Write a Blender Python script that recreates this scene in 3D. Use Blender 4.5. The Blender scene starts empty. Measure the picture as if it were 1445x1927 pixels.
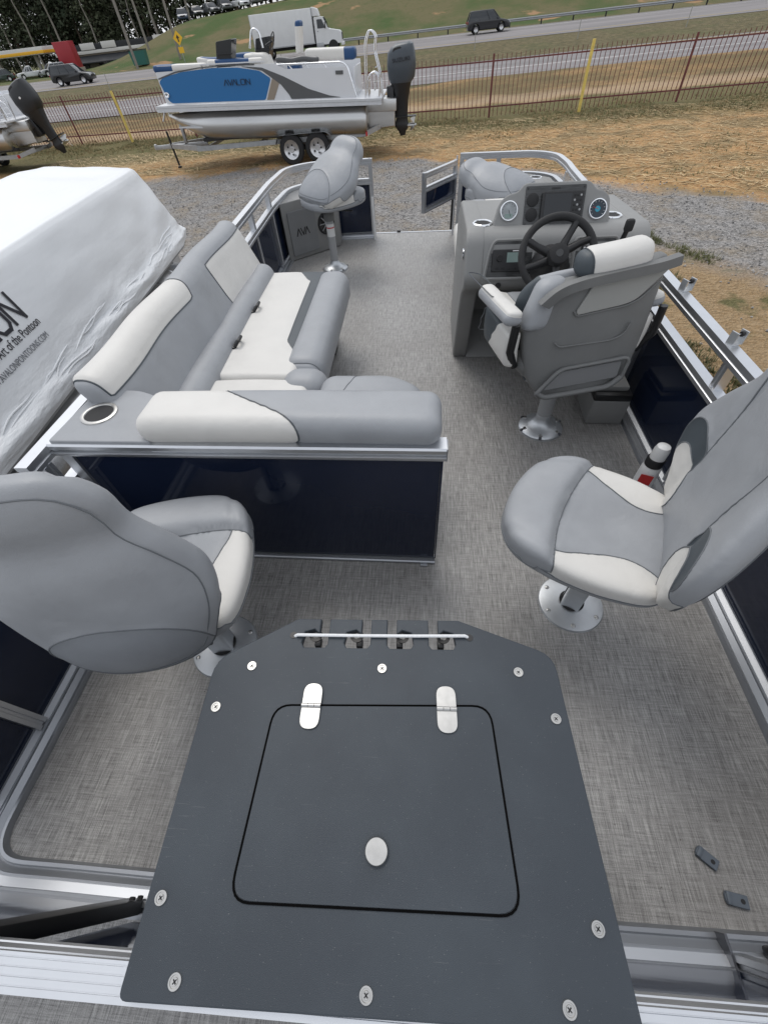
import bpy, bmesh, math, random
from mathutils import Vector, Matrix, noise
random.seed(7)
R_ = math.radians
SC = bpy.context.scene
COL = SC.collection

# ------------------------------------------------------------------ camera, sky, sun, exposure
F_PX, W_PX, H_PX = 770.0, 1445.0, 1927.0
fwd_c = Vector((92, -938, F_PX)).normalized()            # boat's forward axis seen in camera axes (x right, y down, z ahead)
dwn_c = Vector((52, 637, F_PX)).normalized()
grd_c = Vector((77.5, 641.5, F_PX)).normalized()          # plumb line of the yard
def basis(fw, dn):
    z = (-(dn - fw * dn.dot(fw))).normalized(); return Matrix((fw.cross(z), fw, z))
RB = basis(fwd_c, dwn_c)                                  # boat <- camera
zg = -grd_c; yg = (fwd_c - zg * fwd_c.dot(zg)).normalized()
RG = Matrix((yg.cross(zg), yg, zg))                       # world <- camera
EYE = Vector((0, 0, 2.8)); EYE_B = Vector((0.05, 0, 1.5))
_rot = RG @ RB.transposed()
BOAT = Matrix.Translation(EYE) @ _rot.to_4x4() @ Matrix.Translation(-EYE_B)   # the boat sits 1.5 degrees askew on its trailer
cam = bpy.data.cameras.new('camera'); cam_o = bpy.data.objects.new('camera', cam); COL.objects.link(cam_o)
cam.sensor_fit = 'VERTICAL'; cam.sensor_height = 24.0; cam.lens = 24.0 * F_PX / H_PX
cam.clip_start = 0.02; cam.clip_end = 2000
cm = Matrix([[RG[i][0], -RG[i][1], -RG[i][2]] for i in range(3)]).to_4x4()
cam_o.matrix_world = Matrix.Translation(EYE) @ cm
SC.camera = cam_o
SUN_EL, SUN_AZ = R_(58), R_(-28)                          # azimuth measured from +Y towards +X
w = bpy.data.worlds.new('World'); SC.world = w; w.use_nodes = True
nt = w.node_tree; nt.nodes.clear()
n_out = nt.nodes.new('ShaderNodeOutputWorld'); n_bg = nt.nodes.new('ShaderNodeBackground')
sky = nt.nodes.new('ShaderNodeTexSky'); sky.sky_type = 'NISHITA'; sky.sun_disc = False
sky.sun_elevation = SUN_EL; sky.sun_rotation = SUN_AZ; sky.air_density = 1.0; sky.dust_density = 2.5; sky.ozone_density = 1.0
hs = nt.nodes.new('ShaderNodeHueSaturation'); hs.inputs['Saturation'].default_value = 0.42
cl = nt.nodes.new('ShaderNodeTexNoise'); cl.inputs['Scale'].default_value = 2.2; cl.inputs['Detail'].default_value = 7
tc = nt.nodes.new('ShaderNodeTexCoord'); mp = nt.nodes.new('ShaderNodeMapping'); mp.inputs['Scale'].default_value = (1, 1, 2.5)
rp = nt.nodes.new('ShaderNodeValToRGB'); rp.color_ramp.elements[0].position = .38; rp.color_ramp.elements[1].position = .62
mx = nt.nodes.new('ShaderNodeMix'); mx.data_type = 'RGBA'; mx.inputs[7].default_value = (7.6, 7.9, 8.4, 1)
mm = nt.nodes.new('ShaderNodeMath'); mm.operation = 'MULTIPLY_ADD'; mm.inputs[1].default_value = .35; mm.inputs[2].default_value = .5
L = nt.links.new
L(sky.outputs[0], hs.inputs['Color']); L(tc.outputs['Generated'], mp.inputs[0]); L(mp.outputs[0], cl.inputs['Vector'])
L(cl.outputs['Fac'], rp.inputs[0]); L(rp.outputs[0], mm.inputs[0]); L(mm.outputs[0], mx.inputs[0])
L(hs.outputs[0], mx.inputs[6]); L(mx.outputs[2], n_bg.inputs[0]); n_bg.inputs[1].default_value = 0.14
L(n_bg.outputs[0], n_out.inputs[0])
sl = bpy.data.lights.new('sun', 'SUN'); sl.energy = 1.15; sl.angle = R_(30); sl.color = (1, .96, .9)
so = bpy.data.objects.new('sun', sl); COL.objects.link(so)
sd_ = Vector((math.sin(SUN_AZ) * math.cos(SUN_EL), math.cos(SUN_AZ) * math.cos(SUN_EL), math.sin(SUN_EL)))
so.rotation_euler = sd_.to_track_quat('Z', 'Y').to_euler(); so.location = (0, 0, 30)
SC.cycles.max_bounces = 6; SC.cycles.diffuse_bounces = 3; SC.cycles.glossy_bounces = 3; SC.cycles.transmission_bounces = 4
vs = SC.view_settings; vs.view_transform = 'Standard'; vs.look = 'None'; vs.gamma = 1; vs.exposure = 0.0; vs.use_curve_mapping = False

# ------------------------------------------------------------------ bookkeeping
FRAMES = []                                               # (top-level object, frame) applied at the end
def top(o, label=None, cat=None, group=None, kind=None, frame=None):
    if label: o['label'] = label
    if cat: o['category'] = cat
    if group: o['group'] = group
    if kind: o['kind'] = kind
    if frame is not None: FRAMES.append((o, frame))
    return o
def thing(name, label, cat, loc=(0, 0, 0), rz=0, group=None, frame=None):
    o = bpy.data.objects.new(name, None); COL.objects.link(o); o.empty_display_size = .05
    o.location = loc; o.rotation_euler = (0, 0, rz)
    return top(o, label, cat, group, None, frame)
def dup(o, loc=None, rz=None, label=None, group=None, frame=None, parent=None):
    c = o.copy(); COL.objects.link(c)
    if parent: c.parent = parent
    else:
        if loc is not None: c.location = loc
        if rz is not None: c.rotation_euler = (0, 0, rz)
        if label: c['label'] = label
        if group: c['group'] = group
        if frame is not None: FRAMES.append((c, frame))
    for ch in o.children: dup(ch, parent=c)
    return c

# ------------------------------------------------------------------ mesh helpers
def mesh(name, V, F, mat, parent=None, ang=40, M=None):
    me = bpy.data.meshes.new(name)
    if M is not None: V = [M @ Vector(v) for v in V]
    me.from_pydata([tuple(v) for v in V], [], F); me.update()
    return fin(name, me, mat, parent, ang)
def fin(name, me, mat, parent=None, ang=40):
    if ang:
        me.polygons.foreach_set('use_smooth', [True] * len(me.polygons))
        if ang < 179: me.set_sharp_from_angle(angle=R_(ang))
    if mat is not None: me.materials.append(MT[mat] if isinstance(mat, str) else mat)
    o = bpy.data.objects.new(name, me); COL.objects.link(o)
    if parent is not None: o.parent = parent
    return o
def bmo(bm, name, mat, parent=None, ang=40, M=None):
    if M is not None: bm.transform(M)
    bmesh.ops.recalc_face_normals(bm, faces=bm.faces)
    me = bpy.data.meshes.new(name); bm.to_mesh(me); bm.free()
    return fin(name, me, mat, parent, ang)
def T(*v): return Matrix.Translation(v)
def RX(a): return Matrix.Rotation(R_(a), 4, 'X')
def RY(a): return Matrix.Rotation(R_(a), 4, 'Y')
def RZ(a): return Matrix.Rotation(R_(a), 4, 'Z')
def box(name, size, c, mat, parent=None, bev=.004, M=None, seg=2):
    bm = bmesh.new(); bmesh.ops.create_cube(bm, size=1)
    bmesh.ops.scale(bm, vec=size, verts=bm.verts)
    b = min(bev, min(size) * .45)
    if b > 0: bmesh.ops.bevel(bm, geom=bm.edges[:], offset=b, segments=seg, profile=.5, affect='EDGES')
    bmesh.ops.translate(bm, vec=c, verts=bm.verts)
    return bmo(bm, name, mat, parent, 40, M)
def prism(name, poly, z0, z1, mat, parent=None, bev=0, M=None, ang=None, seg=2):
    """2-D outline extruded along z; the outline may be concave"""
    if ang is None: ang = 16 if bev > 0 else 40
    bm = bmesh.new(); vs_ = [bm.verts.new((p[0], p[1], z0)) for p in poly]
    f = bm.faces.new(vs_); r = bmesh.ops.extrude_face_region(bm, geom=[f])
    bmesh.ops.translate(bm, vec=(0, 0, z1 - z0), verts=[v for v in r['geom'] if isinstance(v, bmesh.types.BMVert)])
    bm.normal_update()
    if bev > 0:
        es = [e for e in bm.edges if abs(e.verts[0].co.z - e.verts[1].co.z) < 1e-6]
        bmesh.ops.bevel(bm, geom=es, offset=bev, segments=seg, profile=.5, affect='EDGES', clamp_overlap=True)
    return bmo(bm, name, mat, parent, ang, M)
YZ = Matrix(((0, 0, 1, 0), (1, 0, 0, 0), (0, 1, 0, 0), (0, 0, 0, 1)))    # prism outline (y, z) extruded along x
XZ = Matrix(((1, 0, 0, 0), (0, 0, 1, 0), (0, 1, 0, 0), (0, 0, 0, 1)))    # prism outline (x, z) extruded along y
def tube(name, pts, r, mat, parent=None, seg=10, closed=False, M=None, caps=True, flat=1.0):
    pts = [Vector(p) for p in pts]; n = len(pts)
    rr = r if isinstance(r, (list, tuple)) else [r] * n
    V, F = [], []; up = None
    for i in range(n):
        if closed: t = pts[(i + 1) % n] - pts[i - 1]
        else: t = pts[min(i + 1, n - 1)] - pts[max(i - 1, 0)]
        t.normalize()
        if up is None:
            up = Vector((0, 0, 1)) if abs(t.z) < .9 else Vector((1, 0, 0))
        up = (up - t * up.dot(t)).normalized(); s = t.cross(up)
        for k in range(seg):
            a = 2 * math.pi * k / seg
            V.append(pts[i] + s * math.cos(a) * rr[i] + up * math.sin(a) * rr[i] * flat)
    for i in range(n if closed else n - 1):
        j = (i + 1) % n
        for k in range(seg):
            l = (k + 1) % seg
            F.append((i * seg + k, i * seg + l, j * seg + l, j * seg + k))
    if caps and not closed:
        F.append(tuple(range(seg - 1, -1, -1))); F.append(tuple(range((n - 1) * seg, n * seg)))
    return mesh(name, V, F, mat, parent, 50, M)
def sweep(name, prof, path, mat, parent=None, up=(0, 0, 1), closed=False, M=None, ang=35):
    """closed profile [(across, up)] carried along a path with mitred corners"""
    path = [Vector(p) for p in path]; up = Vector(up).normalized(); n = len(path); m = len(prof)
    V, F = [], []
    for i in range(n):
        a = (path[i] - path[i - 1]).normalized() if (i > 0 or closed) else None
        b = (path[(i + 1) % n] - path[i]).normalized() if (i < n - 1 or closed) else None
        if a is None: a = b
        if b is None: b = a
        na, nb = a.cross(up).normalized(), b.cross(up).normalized()
        nn = (na + nb).normalized(); k = 1 / max(.3, nn.dot(na))
        for (s, z) in prof: V.append(path[i] + nn * s * k + up * z)
    for i in range(n if closed else n - 1):
        j = (i + 1) % n
        for k in range(m):
            l = (k + 1) % m
            F.append((i * m + k, i * m + l, j * m + l, j * m + k))
    if not closed:
        F.append(tuple(range(m - 1, -1, -1))); F.append(tuple(range((n - 1) * m, n * m)))
    o = mesh(name, V, F, mat, parent, None, M)
    bm = bmesh.new(); bm.from_mesh(o.data); bmesh.ops.recalc_face_normals(bm, faces=bm.faces); bm.to_mesh(o.data); bm.free()
    if ang:
        o.data.polygons.foreach_set('use_smooth', [True] * len(o.data.polygons)); o.data.set_sharp_from_angle(angle=R_(ang))
    return o
def fillet(pts, r, n=6):
    pts = [Vector(p) for p in pts]; out = [pts[0]]
    for i in range(1, len(pts) - 1):
        p = pts[i]; a = pts[i - 1] - p; b = pts[i + 1] - p
        ri = r[i - 1] if isinstance(r, (list, tuple)) else r
        d = min(ri, a.length * .49, b.length * .49); A = p + a.normalized() * d; B_ = p + b.normalized() * d
        for k in range(n + 1):
            t = k / n; out.append(A * (1 - t) ** 2 + p * 2 * t * (1 - t) + B_ * t * t)
    out.append(pts[-1]); return out
def fillet_poly(pts, r, n=5):
    pts = [Vector((p[0], p[1], 0)) for p in pts]; out = []; N = len(pts)
    for i in range(N):
        p = pts[i]; a = pts[i - 1] - p; b = pts[(i + 1) % N] - p
        ri = r[i] if isinstance(r, (list, tuple)) else r
        if ri <= 0: out.append(p); continue
        d = min(ri, a.length * .49, b.length * .49); A = p + a.normalized() * d; B_ = p + b.normalized() * d
        for k in range(n + 1):
            t = k / n; out.append(A * (1 - t) ** 2 + p * 2 * t * (1 - t) + B_ * t * t)
    return [(v.x, v.y) for v in out]
def lathe(name, prof, mat, parent=None, seg=32, M=None, ang=40):
    V, F = [], []; m = len(prof)
    for k in range(seg):
        a = 2 * math.pi * k / seg
        for (r, z) in prof: V.append((r * math.cos(a), r * math.sin(a), z))
    for k in range(seg):
        l = (k + 1) % seg
        for i in range(m - 1):
            F.append((k * m + i, l * m + i, l * m + i + 1, k * m + i + 1))
    bm = bmesh.new(); me = bpy.data.meshes.new(name); me.from_pydata(V, [], F); bm.from_mesh(me)
    bmesh.ops.remove_doubles(bm, verts=bm.verts, dist=1e-6); bpy.data.meshes.remove(me)
    return bmo(bm, name, mat, parent, ang, M)
def rbox(size, r, step=.02, deform=None, nr=4):
    """rounded box as a dense quad shell; returns rest positions, moved positions, faces"""
    h = [s / 2 for s in size]; ax = []
    for i in range(3):
        rr = min(r, h[i] * .999); inner = h[i] - rr; k = max(1, int(round(2 * inner / step)))
        P = [-h[i] + rr * (1 - math.cos(j / nr * math.pi / 2)) for j in range(nr)]
        P += [-inner + 2 * inner * j / k for j in range(k + 1)]
        P += [h[i] - rr * (1 - math.cos((nr - 1 - j) / nr * math.pi / 2)) for j in range(nr)]
        ax.append(P)
    idx = {}; V = []; F = []
    def vid(p):
        key = (round(p[0], 6), round(p[1], 6), round(p[2], 6))
        if key not in idx: idx[key] = len(V); V.append(Vector(p))
        return idx[key]
    for d in range(3):
        u, v = (d + 1) % 3, (d + 2) % 3
        for s in (-1, 1):
            for i in range(len(ax[u]) - 1):
                for j in range(len(ax[v]) - 1):
                    q = []
                    for (a, b) in ((i, j), (i + 1, j), (i + 1, j + 1), (i, j + 1)):
                        p = [0, 0, 0]; p[d] = s * h[d]; p[u] = ax[u][a]; p[v] = ax[v][b]; q.append(vid(p))
                    F.append(tuple(q) if s > 0 else tuple(reversed(q)))
    rest = []
    for p in V:
        c = Vector([max(-(h[i] - min(r, h[i] * .999)), min(h[i] - min(r, h[i] * .999), p[i])) for i in range(3)])
        n = p - c
        rest.append(c + n.normalized() * min(r, min(h) * .999) if n.length > 1e-9 else p.copy())
    mv = [Vector(deform(p)) for p in rest] if deform else [p.copy() for p in rest]
    return rest, mv, F
def cut(V, F, sd):
    """cuts a mesh along sd = 0 and returns the two sides as (V, F)"""
    out = []
    for sg in (1, -1):
        nv, nf, mp_, ep = [], [], {}, {}
        def pv(i):
            if i not in mp_: mp_[i] = len(nv); nv.append(V[i])
            return mp_[i]
        def ev(i, j):
            k = (min(i, j), max(i, j))
            if k not in ep:
                t = sd[k[0]] / (sd[k[0]] - sd[k[1]]); ep[k] = len(nv); nv.append(V[k[0]].lerp(V[k[1]], t))
            return ep[k]
        for f in F:
            s = [sd[i] * sg for i in f]
            if min(s) >= 0: nf.append(tuple(pv(i) for i in f)); continue
            if max(s) <= 0: continue
            g = []
            for a in range(len(f)):
                i, j = f[a], f[(a + 1) % len(f)]
                if sd[i] * sg >= 0: g.append(pv(i))
                if sd[i] * sd[j] < 0: g.append(ev(i, j))
            if len(g) >= 3: nf.append(tuple(g))
        out.append((nv, nf))
    return out
def seam_loops(V, F, sd):
    """polylines of sd = 0"""
    seg = {}
    for f in F:
        e = []
        for a in range(len(f)):
            i, j = f[a], f[(a + 1) % len(f)]
            if (sd[i] < 0) != (sd[j] < 0): e.append((min(i, j), max(i, j)))
        if len(e) == 2:
            seg.setdefault(e[0], []).append(e[1]); seg.setdefault(e[1], []).append(e[0])
    P = lambda k: V[k[0]].lerp(V[k[1]], sd[k[0]] / (sd[k[0]] - sd[k[1]]))
    seen = set(); loops = []
    ends = [k for k in seg if len(seg[k]) == 1] + list(seg)
    for s in ends:
        if s in seen: continue
        path = [s]; seen.add(s); c = s
        while True:
            nx = [k for k in seg[c] if k not in seen]
            if not nx: break
            c = nx[0]; seen.add(c); path.append(c)
        cl_ = len(path) > 4 and path[0] in seg[path[-1]]
        loops.append(([P(k) for k in path], cl_))
    return loops
def islands(V, F):
    par = list(range(len(V)))
    def fd(i):
        while par[i] != i: par[i] = par[par[i]]; i = par[i]
        return i
    for f in F:
        r = fd(f[0])
        for i in f[1:]: par[fd(i)] = r
    grp = {}
    for f in F: grp.setdefault(fd(f[0]), []).append(f)
    out = []
    for fs in grp.values():
        if len(fs) < 25 and len(grp) > 1: continue
        m = {}; nv = []; nf = []
        for f in fs:
            g_ = []
            for i in f:
                if i not in m: m[i] = len(nv); nv.append(V[i])
                g_.append(m[i])
            nf.append(tuple(g_))
        out.append((nv, nf))
    return out
def upholstery(parent, V, F, regions, default, name='cushion', piping=None, M=None, pr=.0028, seam_d=.0045):
    """regions: [(sd list, part name, material)] cut one after another; the rest takes (name, default)"""
    if regions:                                            # stuffing: the skin is drawn in along every seam
        N = [Vector() for _ in V]
        for f in F:
            nn = (V[f[2]] - V[f[0]]).cross(V[f[-1]] - V[f[1]])
            for i in f: N[i] += nn
        V = [v - (n.normalized() if n.length > 1e-12 else n) * seam_d * max(math.exp(-(r[0][i] / .011) ** 2) for r in regions) for i, (v, n) in enumerate(zip(V, N))]
    if M is not None: V = [M @ v for v in V]
    obs = []; cur = (V, F); cur_sd = [list(r[0]) for r in regions]
    for k, rg in enumerate(regions):
        sd = cur_sd[k]
        if piping:
            for pts, c in seam_loops(cur[0], cur[1], sd):
                if len(pts) > 3:
                    # thin the polyline
                    q = [pts[0]]
                    for p in pts[1:]:
                        if (p - q[-1]).length > .008: q.append(p)
                    if len(q) > 3: tube('piping', q, pr, piping, parent, 5, c)
        # carry the other fields across the cut by appending them as extra data
        a, b = cut_fields(cur, sd, cur_sd)
        for iv, jf in (islands(*a[0]) if a[0][1] else []): obs.append(mesh(rg[1], iv, jf, rg[2], parent, 60))
        cur, cur_sd = b
    for iv, jf in (islands(*cur) if cur[1] else []): obs.append(mesh(name, iv, jf, default, parent, 60))
    return obs
def cut_fields(vf, sd, fields):
    V, F = vf; res = []
    for sg in (1, -1):
        nv, nf, nd, mp_, ep = [], [], [[] for _ in fields], {}, {}
        def pv(i):
            if i not in mp_:
                mp_[i] = len(nv); nv.append(V[i])
                for d, f in zip(nd, fields): d.append(f[i])
            return mp_[i]
        def ev(i, j):
            k = (min(i, j), max(i, j))
            if k not in ep:
                t = sd[k[0]] / (sd[k[0]] - sd[k[1]]); ep[k] = len(nv); nv.append(V[k[0]].lerp(V[k[1]], t))
                for d, f in zip(nd, fields): d.append(f[k[0]] * (1 - t) + f[k[1]] * t)
            return ep[k]
        for f in F:
            s = [sd[i] * sg for i in f]
            if min(s) >= 0: nf.append(tuple(pv(i) for i in f)); continue
            if max(s) <= 0: continue
            g = []
            for a in range(len(f)):
                i, j = f[a], f[(a + 1) % len(f)]
                if sd[i] * sg >= 0: g.append(pv(i))
                if sd[i] * sd[j] < 0: g.append(ev(i, j))
            if len(g) >= 3: nf.append(tuple(g))
        res.append(((nv, nf), nd))
    return res
def pillow(outline, top_z, bot_z, nt=96, nr=18, pt=4.0, pb=6.0):
    """polar cushion: outline(angle)->radius, top_z(x, y), bot_z(x, y) are the plateau heights, rim at their mean"""
    V, F, rest = [], [], []
    R0 = [outline(2 * math.pi * k / nt) for k in range(nt)]
    def ring(rho, side):
        for k in range(nt):
            a = 2 * math.pi * k / nt; x, y = R0[k] * rho * math.cos(a), R0[k] * rho * math.sin(a)
            zt, zb = top_z(x, y), bot_z(x, y); mid = zb + (zt - zb) * .45
            if side > 0: z = mid + (zt - mid) * max(0, 1 - rho ** pt) ** (1 / pt)
            else: z = mid - (mid - zb) * max(0, 1 - rho ** pb) ** (1 / pb)
            V.append(Vector((x, y, z)))
    ts = [math.sin((i + 1) / nr * math.pi / 2) for i in range(nr)]
    V.append(Vector((0, 0, top_z(0, 0))))
    for t in ts: ring(t, 1)
    for t in reversed(ts[:-1]): ring(t, -1)
    V.append(Vector((0, 0, bot_z(0, 0))))
    n_r = len(ts) * 2 - 1
    for k in range(nt):
        l = (k + 1) % nt; F.append((0, 1 + k, 1 + l))
        for i in range(n_r - 1):
            a, b = 1 + i * nt, 1 + (i + 1) * nt; F.append((a + k, b + k, b + l, a + l))
        a = 1 + (n_r - 1) * nt; F.append((a + k, len(V) - 1, a + l))
    return V, F
def outline_from(pts):
    """closed control points -> smooth radius by angle (Catmull-Rom, then sampled)"""
    n = len(pts); S = []
    for i in range(n):
        p0, p1, p2, p3 = [Vector(pts[(i + k - 1) % n]) for k in range(4)]
        for j in range(24):
            t = j / 24
            S.append(.5 * ((2 * p1) + (p2 - p0) * t + (2 * p0 - 5 * p1 + 4 * p2 - p3) * t * t + (3 * p1 - p0 - 3 * p2 + p3) * t ** 3))
    A = sorted((math.atan2(p.y, p.x) % (2 * math.pi), p.length) for p in S)
    A = [(A[-1][0] - 2 * math.pi, A[-1][1])] + A + [(A[0][0] + 2 * math.pi, A[0][1])]
    def f(a):
        a %= 2 * math.pi; lo, hi = 0, len(A) - 1
        while hi - lo > 1:
            m = (lo + hi) // 2
            if A[m][0] <= a: lo = m
            else: hi = m
        t = (a - A[lo][0]) / max(1e-9, A[hi][0] - A[lo][0]); return A[lo][1] * (1 - t) + A[hi][1] * t
    return f
def text(name, s, size, mat, parent, M, depth=.0006, align='LEFT', sx=1.0):
    cu = bpy.data.curves.new(name, 'FONT'); cu.body = s; cu.size = size; cu.extrude = depth; cu.align_x = align; cu.resolution_u = 3
    o = bpy.data.objects.new(name, cu); COL.objects.link(o)
    dg = bpy.context.evaluated_depsgraph_get(); me = bpy.data.meshes.new_from_object(o.evaluated_get(dg))
    bpy.data.objects.remove(o); me.transform(M @ Matrix.Diagonal((sx, 1, 1, 1)))
    return fin(name, me, mat, parent, None)
STROKE = {'A': [[(0, 0), (.42, 1), (.84, 0)]], 'V': [[(0, 1), (.42, 0), (.84, 1)]], 'L': [[(0, 1), (0, 0), (.62, 0)]],
          'O': [[(.25, 0), (.7, 0), (.9, .2), (.9, .8), (.7, 1), (.25, 1), (.05, .8), (.05, .2), (.25, 0)]],
          'N': [[(.05, 0), (.05, 1), (.8, 0), (.8, 1)]]}
STW = {'A': .9, 'V': .8, 'L': .75, 'O': 1.08, 'N': 1.0}
def stroke_text(name, s, h, wd, mat, parent, M, th=.0015):
    """thin geometric capitals without crossbars, each letter a child"""
    x = 0; lay = 0
    for ch in s:
        bm = bmesh.new()
        for st in STROKE[ch]:
            for a, b in zip(st, st[1:]):
                p, q = Vector(((x + a[0]) * h, a[1] * h, 0)), Vector(((x + b[0]) * h, b[1] * h, 0))
                d = (q - p).normalized(); nn = Vector((-d.y, d.x, 0)) * wd / 2; e = d * wd * .35; lay += 1
                zz = Vector((0, 0, th * (.6 + .4 * ((lay % 3) / 2))))
                bot = [bm.verts.new(c) for c in (p - e + nn, p - e - nn, q + e - nn, q + e + nn)]
                tp = [bm.verts.new(c + zz) for c in (p - e + nn, p - e - nn, q + e - nn, q + e + nn)]
                bm.faces.new(tp)
                for i in range(4): bm.faces.new((bot[i], bot[(i + 1) % 4], tp[(i + 1) % 4], tp[i]))
        bmo(bm, name, mat, parent, None, M); x += STW[ch]

# ------------------------------------------------------------------ materials
MT = {}
def mat(name, col, rough=.5, metal=0, var=.0, vscale=20, bump=0, bscale=300, coat=0, spec=.5, stretch=None, col2=None, coords='Object', trans=0, detail=4, rvar=0, wave=0, wscale=14):
    m = bpy.data.materials.new(name); m.use_nodes = True; MT[name] = m; t = m.node_tree
    p = t.nodes['Principled BSDF']; p.inputs['Base Color'].default_value = (*col, 1); p.inputs['Roughness'].default_value = rough
    p.inputs['Metallic'].default_value = metal; p.inputs['Coat Weight'].default_value = coat; p.inputs['Coat Roughness'].default_value = .04
    p.inputs['Specular IOR Level'].default_value = spec; p.inputs['Transmission Weight'].default_value = trans
    if var or bump or rvar or wave:
        c = t.nodes.new('ShaderNodeTexCoord'); g = t.nodes.new('ShaderNodeMapping'); t.links.new(c.outputs[coords], g.inputs[0])
        if stretch: g.inputs['Scale'].default_value = stretch
    if var or rvar:
        n = t.nodes.new('ShaderNodeTexNoise'); n.inputs['Scale'].default_value = vscale; n.inputs['Detail'].default_value = detail
        t.links.new(g.outputs[0], n.inputs['Vector'])
    if var:
        x = t.nodes.new('ShaderNodeMix'); x.data_type = 'RGBA'
        a = col2 or tuple(v * (1 + var) for v in col)
        x.inputs[6].default_value = (*[v * (1 - var) for v in col], 1) if not col2 else (*col, 1); x.inputs[7].default_value = (*a, 1)
        r = t.nodes.new('ShaderNodeValToRGB'); r.color_ramp.elements[0].position = .3; r.color_ramp.elements[1].position = .7
        t.links.new(n.outputs['Fac'], r.inputs[0]); t.links.new(r.outputs[0], x.inputs[0]); t.links.new(x.outputs[2], p.inputs['Base Color'])
    if rvar:
        q = t.nodes.new('ShaderNodeMapRange'); q.inputs[1].default_value = .3; q.inputs[2].default_value = .7
        q.inputs[3].default_value = rough - rvar; q.inputs[4].default_value = rough + rvar
        t.links.new(n.outputs['Fac'], q.inputs[0]); t.links.new(q.outputs[0], p.inputs['Roughness'])
    if bump:
        b = t.nodes.new('ShaderNodeBump'); b.inputs['Strength'].default_value = bump; b.inputs['Distance'].default_value = .002
        n2 = t.nodes.new('ShaderNodeTexNoise'); n2.inputs['Scale'].default_value = bscale; n2.inputs['Detail'].default_value = 3
        t.links.new(g.outputs[0], n2.inputs['Vector']); t.links.new(n2.outputs['Fac'], b.inputs['Height']); t.links.new(b.outputs[0], p.inputs['Normal'])
    if wave:
        n3 = t.nodes.new('ShaderNodeTexNoise'); n3.inputs['Scale'].default_value = wscale; n3.inputs['Detail'].default_value = 2; n3.inputs['Distortion'].default_value = .6
        b3 = t.nodes.new('ShaderNodeBump'); b3.inputs['Strength'].default_value = wave; b3.inputs['Distance'].default_value = .012
        t.links.new(g.outputs[0], n3.inputs['Vector']); t.links.new(n3.outputs['Fac'], b3.inputs['Height'])
        if bump: t.links.new(b.outputs[0], b3.inputs['Normal'])
        t.links.new(b3.outputs[0], p.inputs['Normal'])
    return m
mat('vinyl_grey', (.30, .311, .328), .44, var=.06, vscale=9, bump=.32, bscale=520, rvar=.07, wave=.2)
mat('vinyl_white', (.63, .615, .585), .48, var=.04, vscale=7, bump=.32, bscale=520, rvar=.07, wave=.2)
mat('vinyl_dark', (.048, .06, .07), .5, var=.06, vscale=9, bump=.2, bscale=420)
mat('vinyl_grey_deep', (.255, .268, .288), .46, var=.05, vscale=9, bump=.32, bscale=520, wave=.2)  # slightly darker grey vinyl for the hinge cover
mat('piping_dark', (.05, .06, .07), .45)
mat('thread', (.13, .14, .15), .7)
mat('shell', (.15, .152, .15), .55, var=.05, vscale=14, bump=.3, bscale=700)
mat('console', (.235, .235, .23), .5, var=.04, vscale=10, bump=.25, bscale=600)
mat('alu', (.66, .675, .70), .36, .95, var=.03, vscale=12)
mat('alu_base', (.40, .415, .44), .42, .92, var=.03, vscale=8, stretch=(1, 1, 6))
mat('alu_cast', (.58, .6, .62), .42, .75, var=.04, vscale=30, bump=.08, bscale=300)
mat('alu_groove', (.16, .165, .18), .4, .9)
mat('chrome', (.8, .81, .83), .12, 1)
mat('stainless', (.50, .495, .48), .34, 1, var=.08, vscale=60)
mat('navy', (.009, .0145, .034), .07, var=.1, vscale=3, spec=.45, wave=.05, wscale=5)
mat('navy_inner', (.02, .034, .06), .25)
mat('black', (.011, .011, .012), .42)
mat('rubber', (.016, .016, .017), .75, var=.1, vscale=60)
mat('black_gloss', (.008, .009, .01), .12, coat=.5)
mat('table_edge', (.02, .024, .028), .6)
mat('screen', (.012, .014, .017), .12, coat=.3)
mat('lcd', (.2, .27, .25), .25)
mat('dash', (.035, .036, .037), .35, var=.55, vscale=6, stretch=(3, 22, 40), detail=6, coat=.25)
mat('gauge_face', (.28, .3, .31), .3, var=.2, vscale=30)
mat('gauge_dark', (.02, .035, .05), .25)
mat('cyan_blue', (.02, .3, .42), .4)  # plain bright blue, no emission
mat('white_print', (.75, .75, .75), .5)
mat('red', (.5, .02, .02), .45)
mat('yellow_label', (.75, .6, .03), .5)
mat('white_plastic', (.7, .7, .69), .4, var=.03, vscale=20)
mat('tag_grey', (.33, .335, .34), .45)
mat('clip_plastic', (.105, .125, .15), .55, var=.06, vscale=40)
mat('cord', (.72, .73, .74), .7, var=.08, vscale=300)

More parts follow.
